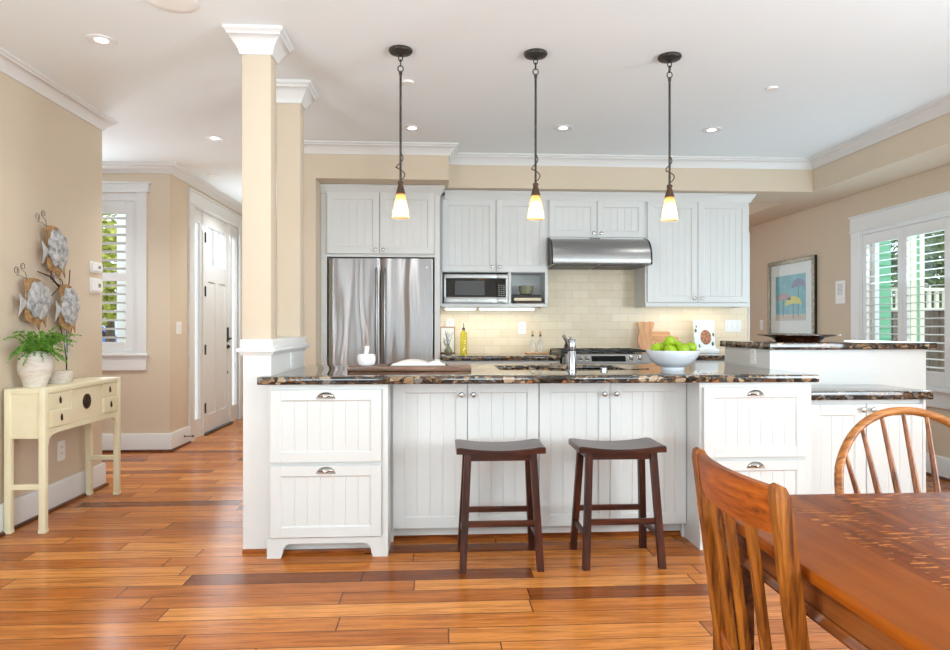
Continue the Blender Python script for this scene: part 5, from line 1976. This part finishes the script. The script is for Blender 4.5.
def art_umbrella(cy, cz, w, h, mat, pole_to):
    m = MB()
    n = 16
    poly = [(cy + w * math.cos(PI * i / n), cz + h * math.sin(PI * i / n) ** 0.85) for i in range(n + 1)]
    poly += [(cy - w * 0.5, cz + h * 0.18), (cy, cz + 0.02), (cy + w * 0.5, cz + h * 0.12)]
    m.prism(poly, 'x', XR - 0.0196, XR - 0.0192)
    obj('umbrella', m, M[mat], pr)
    m = MB()
    m.box(XR - 0.0191, XR - 0.0187, cy - 0.006, cy + 0.006, pole_to, cz + h * 0.2)
    obj('umbrella_pole', m, M['art_pole'], pr)


art_umbrella(6.80, 1.585, 0.135, 0.10, 'art_purple', az0 + 0.04)
art_umbrella(7.10, 1.455, 0.15, 0.085, 'art_pink', az0 + 0.04)
art_umbrella(6.90, 1.40, 0.165, 0.10, 'art_yellow', az0 + 0.02)
obj('picture_glass', bx(XR - 0.0215, XR - 0.0205, y0 + fw, y1 - fw, z0 + fw, z1 - fw), M['art_glass'], t)

# ------------------------------------------------------------------ dining table and chairs
TX0, TX1, TY0, TY1, TZ = 0.622, 2.02, -0.55, 1.540, 0.76
t = thing('dining_table', 'quartersawn oak dining table in the corner nearest the viewer', 'table', ((TX0 + TX1) / 2, (TY0 + TY1) / 2, 0))
obj('tabletop', bx(TX0, TX1, TY0, TY1, TZ - 0.024, TZ, 0.004, 2), M['tabletop'], t)
m = MB()
ins = 0.022
for (a, b, c, d) in ((TX0 + ins, TX0 + ins + .022, TY0 + ins, TY1 - ins), (TX1 - ins - .022, TX1 - ins, TY0 + ins, TY1 - ins), (TX0 + ins + .022, TX1 - ins - .022, TY0 + ins, TY0 + ins + .022), (TX0 + ins + .022, TX1 - ins - .022, TY1 - ins - .022, TY1 - ins)):
    m.box(a, b, c, d, TZ - 0.078, TZ - 0.024)
obj('apron', m, M['oak_dark'], t)
m = MB()
m.sweep([(TX0 + ins, TY0 + ins), (TX1 - ins, TY0 + ins), (TX1 - ins, TY1 - ins), (TX0 + ins, TY1 - ins)], [(-0.02, TZ - 0.094), (0.006, TZ - 0.094), (0.010, TZ - 0.087), (0.006, TZ - 0.078), (0.004, TZ - 0.074), (-0.02, TZ - 0.074)], True)
obj('apron_moulding', m, M['oak_dark'], t)
for sx in (TX0 + 0.062, TX1 - 0.062):
    for sy in (TY0 + 0.062, TY1 - 0.062):
        m = MB()
        m.box(sx - 0.035, sx + 0.035, sy - 0.035, sy + 0.035, 0.0, TZ - 0.03, 0.005)
        obj('leg', m, M['oak_dark'], t)

# slat-back oak chair, back towards the viewer's left, built with its middle at the base
cx, cy = 0.775, 1.235
t = thing('slat_back_chair', 'slat-back oak dining chair tucked against the long side of the table', 'chair', (cx, cy, 0))
H2 = 0.180          # half the width over the posts


def post_x(z):
    # upright to the seat, then raked back
    pts = [(0.0, 0.610), (0.43, 0.632), (0.62, 0.607), (0.90, 0.572)]
    for (za, xa), (zb, xb) in zip(pts, pts[1:]):
        if z <= zb:
            f = (z - za) / (zb - za)
            return xa + (xb - xa) * f
    return pts[-1][1]


for s in (-1, 1):
    m = MB()
    yy = cy + s * (H2 - 0.0145)
    rows = []
    for i, z in enumerate((0.0, 0.2, 0.43, 0.55, 0.66, 0.78, 0.88, 0.897, 0.902)):
        x = post_x(min(z, 0.9))
        e = {0.897: 0.003, 0.902: 0.008}.get(z, 0.0)
        w, d = 0.0145, 0.0135
        rows.append([(x - d + e, yy - w + e, z), (x + d - e * 2, yy - w + e, z), (x + d - e * 2, yy + w - e, z), (x - d + e, yy + w - e, z)])
    m.quadgrid(rows, closed_v=True, cap0=True, cap1=True)
    obj('back_post', m, M['oak_z'], t)


def bow(v):
    """how far the back curves away from the sitter at v = -1..1 across it"""
    return -0.020 * (1 - v * v)


def back_board(name, z0, z1, th, arch=0.0, mat='oak_y'):
    m = MB()
    n = 16
    rows = []
    yi = H2 - 0.028
    for i in range(n + 1):
        v = -1 + 2 * i / n
        y = cy + v * yi
        zz1 = z1
        zz0 = z0 + arch * (1 - v * v)
        xa, xb = post_x(zz0) + bow(v), post_x(min(zz1, .9)) + bow(v)
        rows.append([(xa - th / 2, y, zz0), (xa + th / 2, y, zz0), (xb + th / 2, y, zz1 - 0.004), (xb + th / 2 - 0.004, y, zz1), (xb - th / 2 + 0.004, y, zz1), (xb - th / 2, y, zz1 - 0.004)])
    m.quadgrid(rows, closed_v=True, cap0=True, cap1=True)
    return obj(name, m, M[mat], t)


back_board('crest_rail', 0.812, 0.893, 0.022, -0.004)
back_board('lower_rail', 0.475, 0.510, 0.018)
for v in (-0.50, 0.02, 0.52):
    m = MB()
    rows = []
    for z in (0.508, 0.64, 0.72, 0.81):
        x = post_x(z) + bow(v)
        y = cy + v * (H2 - 0.028)
        rows.append([(x - 0.004, y - 0.0170, z), (x + 0.004, y - 0.0170, z), (x + 0.004, y + 0.0170, z), (x - 0.004, y + 0.0170, z)])
    m.quadgrid(rows, closed_v=True, cap0=True, cap1=True)
    obj('slat', m, M['oak_z'], t)
for s in (-1, 1):
    obj('front_leg', bx(1.0, 1.036, cy + s * (H2 + 0.002) - 0.018, cy + s * (H2 + 0.002) + 0.018, 0, 0.404, 0.003), M['oak_z'], t)
    obj('side_rail', bx(0.655, 1.0, cy + s * (H2 - 0.012) - 0.010, cy + s * (H2 - 0.012) + 0.010, 0.345, 0.404), M['oak_x'], t)
    obj('stretcher', bx(0.64, 1.0, cy + s * (H2 - 0.012) - 0.008, cy + s * (H2 - 0.012) + 0.008, 0.14, 0.17), M['oak_x'], t)
obj('front_rail', bx(1.006, 1.028, cy - H2 + 0.018, cy + H2 - 0.018, 0.345, 0.404), M['oak_y'], t)
obj('seat', bx(0.645, 1.05, cy - H2 + 0.032, cy + H2 - 0.032, 0.405, 0.43, 0.01), M['oak_x'], t)

# bow-back chair at the far end of the table, facing the viewer
wx_, wy_ = 1.445, 1.78
t = thing('bow_back_chair', 'bow-back oak spindle chair at the far end of the dining table', 'chair', (wx_, wy_, 0))
SEAT = 0.45


def back_pt(u, z):
    """a point of the raked back; u across, z height above the floor"""
    f = (z - SEAT) / 0.47
    curve = 0.10 * (1 - (u / 0.30) ** 2) * 0.35
    return (wx_ + u, wy_ + 0.02 + 0.125 * f + curve, z)


def hoop_pt(a):
    # a from 0 to pi over the bow
    u = -0.283 * math.cos(a)
    s = math.sin(a)
    z = SEAT + 0.455 * (s ** 0.62)
    if s < 0.5:
        u *= 1 - 0.10 * (1 - s / 0.5)
    return back_pt(u, z)


m = MB()
m.tube([hoop_pt(PI * i / 48) for i in range(49)], 0.0125, 12)
obj('bow', m, M['hoop'], t, 60)


def hoop_z(u):
    best = None
    for i in range(200):
        p = hoop_pt(PI * i / 199)
        if best is None or abs(p[0] - wx_ - u) < abs(best[0] - wx_ - u):
            best = p if p[2] > SEAT + 0.1 else best
    return best[2] if best else SEAT + 0.3


for k in range(7):
    ub = -0.156 + 0.052 * k
    ut = ub * 1.40
    zt = hoop_z(ut) - 0.004
    p0, p1 = back_pt(ub, SEAT - 0.008), back_pt(ut, zt)
    pm_ = [Vector(p0).lerp(Vector(p1), f) for f in (0, 0.25, 0.5, 0.75, 1)]
    m = MB()
    m.tube(pm_, [0.007, 0.009, 0.0095, 0.0075, 0.006], 10)
    obj('spindle', m, M['spindle'], t, 60)
m = MB()
rows = []
n = 28
for k in range(n):
    a = 2 * PI * k / n
    ca, sa = math.cos(a), math.sin(a)
    rows.append((0.255 * (abs(ca) ** 0.75) * (1 if ca > 0 else -1), 0.20 * (abs(sa) ** 0.8) * (1 if sa > 0 else -1)))
m.quadgrid([[(wx_ + u * s, wy_ - 0.145 + v * s, z) for u, v in rows] for (s, z) in ((0.90, SEAT - 0.038), (0.98, SEAT - 0.02), (1.0, SEAT - 0.008), (0.96, SEAT), (0.6, SEAT - 0.008))], closed_v=True, cap0=True, cap1=True)
obj('seat', m, M['oak_x'], t)
for sx in (-1, 1):
    for (yt, yb) in ((-0.27, -0.32), (-0.03, 0.03)):
        m = MB()
        a, b = Vector((wx_ + sx * 0.13, wy_ + yt, SEAT - 0.03)), Vector((wx_ + sx * 0.185, wy_ + yb, 0.0))
        m.tube([a.lerp(b, f) for f in (0, .15, .3, .5, .6, .75, 1)], [0.012, 0.016, 0.012, 0.019, 0.016, 0.017, 0.011], 12)
        obj('leg', m, M['spindle'], t, 60)
    m = MB()
    m.tube([(wx_ + sx * 0.163, wy_ - 0.30, 0.18), (wx_ + sx * 0.163, wy_ - 0.145, 0.18), (wx_ + sx * 0.163, wy_ + 0.008, 0.18)], [0.008, 0.013, 0.008], 10)
    obj('stretcher', m, M['spindle'], t, 60)
m = MB()
m.tube([(wx_ - 0.158, wy_ - 0.145, 0.18), (wx_, wy_ - 0.145, 0.18), (wx_ + 0.158, wy_ - 0.145, 0.18)], [0.008, 0.013, 0.008], 10)
obj('stretcher', m, M['spindle'], t, 60)

# ------------------------------------------------------------------ outdoors, seen through the windows
struct('ground_outside', bx(-16, -2.66, 6.5, 22, -0.35, -0.02), M['concrete'])
struct('ground_outside', bx(4.05, 18, -3, 22, -0.35, -0.02), M['concrete'])


def bush(name, label, cat, c, rad, mat, n, leaf, group=None, squash=1.0, trunk=True):
    t = thing(name, label, cat, (c[0], c[1], -0.02), group)
    m = MB()
    bm = m.bm
    for _ in range(n):
        d = Vector((random.gauss(0, 1), random.gauss(0, 1), random.gauss(0, 1))).normalized()
        r = rad * random.uniform(0.45, 1.0)
        p = Vector((c[0] + d.x * r, c[1] + d.y * r, c[2] + d.z * r * squash))
        if p.z < 0.0:
            continue
        u = Vector((random.gauss(0, 1), random.gauss(0, 1), random.gauss(0, 1))).normalized()
        w = u.orthogonal().normalized()
        s = leaf * random.uniform(0.6, 1.2)
        bm.faces.new([bm.verts.new(p - u * s), bm.verts.new(p + w * s * .45), bm.verts.new(p + u * s), bm.verts.new(p - w * s * .45)])
    obj('foliage', m, M[mat], t)
    if trunk:
        m = MB()
        m.tube([(c[0], c[1], -0.02), (c[0] + .03, c[1], c[2] * .5), (c[0], c[1], c[2])], [0.09, 0.07, 0.05], 8)
        obj('trunk', m, M['bark'], t)
    return t


random.seed(5)
bush('flowering_shrub', 'yellow green shrub outside the hall window', 'shrub', (-5.15, 10.6, 2.1), 0.85, 'shrub', 1700, 0.10, squash=1.1)
t = thing('porch_post', 'white square porch post outside the hall window', 'porch post', (-4.02, 8.55, -0.02))
obj('shaft', bx(-4.03, -3.93, 8.50, 8.60, -0.02, 2.6, 0.006), M['trim'], t)
obj('base', bx(-4.06, -3.90, 8.47, 8.63, -0.02, 0.25, 0.006), M['trim'], t)
t = thing('parked_car', 'blue car parked outside the hall window', 'car', (-7.3, 14.2, -0.02))
m = MB()
side = [(-9.3, 0.28), (-5.2, 0.28), (-5.15, 0.72), (-5.5, 0.86), (-6.3, 0.95), (-6.9, 1.38), (-8.2, 1.42), (-8.9, 1.0), (-9.3, 0.92)]
m.prism(side, 'y', 13.4, 15.0)
obj('body', m, M['car'], t)
m = MB()
m.prism([(-6.45, 0.97), (-6.95, 1.32), (-8.15, 1.35), (-8.6, 1.02)], 'y', 13.385, 13.4)
obj('side_glass', m, M['blackglass'], t)
for wxx in (-8.5, -6.0):
    m = MB()
    m.lathe([(0.0, -0.10), (0.22, -0.10), (0.32, -0.07), (0.32, 0.1), (0.0, 0.1)], (wxx, 13.47, 0.30), 24, 'y')
    obj('wheel', m, M['rubber'], t)

t = thing('green_house', 'green sided neighbouring house outside the shuttered window', 'house', (5.9, 9.3, -0.02))
m = MB()
m.box(5.0, 6.52, 9.06, 9.5, -0.02, 4.6)
for k in range(30):
    z = 0.1 + k * 0.15
    m.prism([(9.06, z), (9.06, z + 0.15), (9.045, z)], 'x', 6.28, 6.515)
obj('siding_wall', m, M['siding'], t)
obj('corner_board', bx(6.0, 6.17, 9.0, 9.06, -0.02, 4.6), M['siding_trim'], t)
obj('downspout', bx(6.18, 6.27, 8.96, 9.06, -0.02, 4.6, 0.02), M['white_rail'], t)
t = thing('porch_post', 'pale green and white porch post outside the second shutter panel', 'porch post', (6.85, 9.05, -0.02))
obj('shaft', bx(6.74, 6.82, 8.95, 9.05, -0.02, 4.6, 0.004), M['siding_trim'], t)
obj('face_board', bx(6.822, 6.87, 8.97, 9.05, -0.02, 4.6, 0.004), M['siding'], t)
obj('corner_board', bx(6.872, 6.94, 8.95, 9.05, -0.02, 4.6, 0.004), M['white_rail'], t)
t = thing('garden_fence', 'brown board garden fence with pale balusters outside the shuttered window', 'fence', (8.3, 9.7, -0.02))
m = MB()
for k in range(24):
    m.box(6.56 + k * 0.15, 6.56 + k * 0.15 + 0.14, 9.70, 9.74, -0.02, 1.42)
obj('board_panel', m, M['fence'], t)
obj('top_rail', bx(6.54, 10.2, 9.67, 9.77, 1.72, 1.77), M['white_rail'], t)
obj('bottom_rail', bx(6.54, 10.2, 9.67, 9.77, 1.42, 1.46), M['white_rail'], t)
for k in range(28):
    x = 6.58 + k * 0.125
    obj('baluster', bx(x, x + 0.05, 9.70, 9.74, 1.46, 1.72), M['white_rail'], t)
bush('garden_tree', 'dark leafy tree behind the garden fence', 'tree', (11.6, 13.2, 2.6), 1.75, 'hedge', 3600, 0.17, 'dark garden trees')
bush('garden_tree', 'dark leafy tree nearer the green house', 'tree', (7.9, 11.6, 2.4), 1.35, 'hedge', 2600, 0.14, 'dark garden trees', squash=1.4)
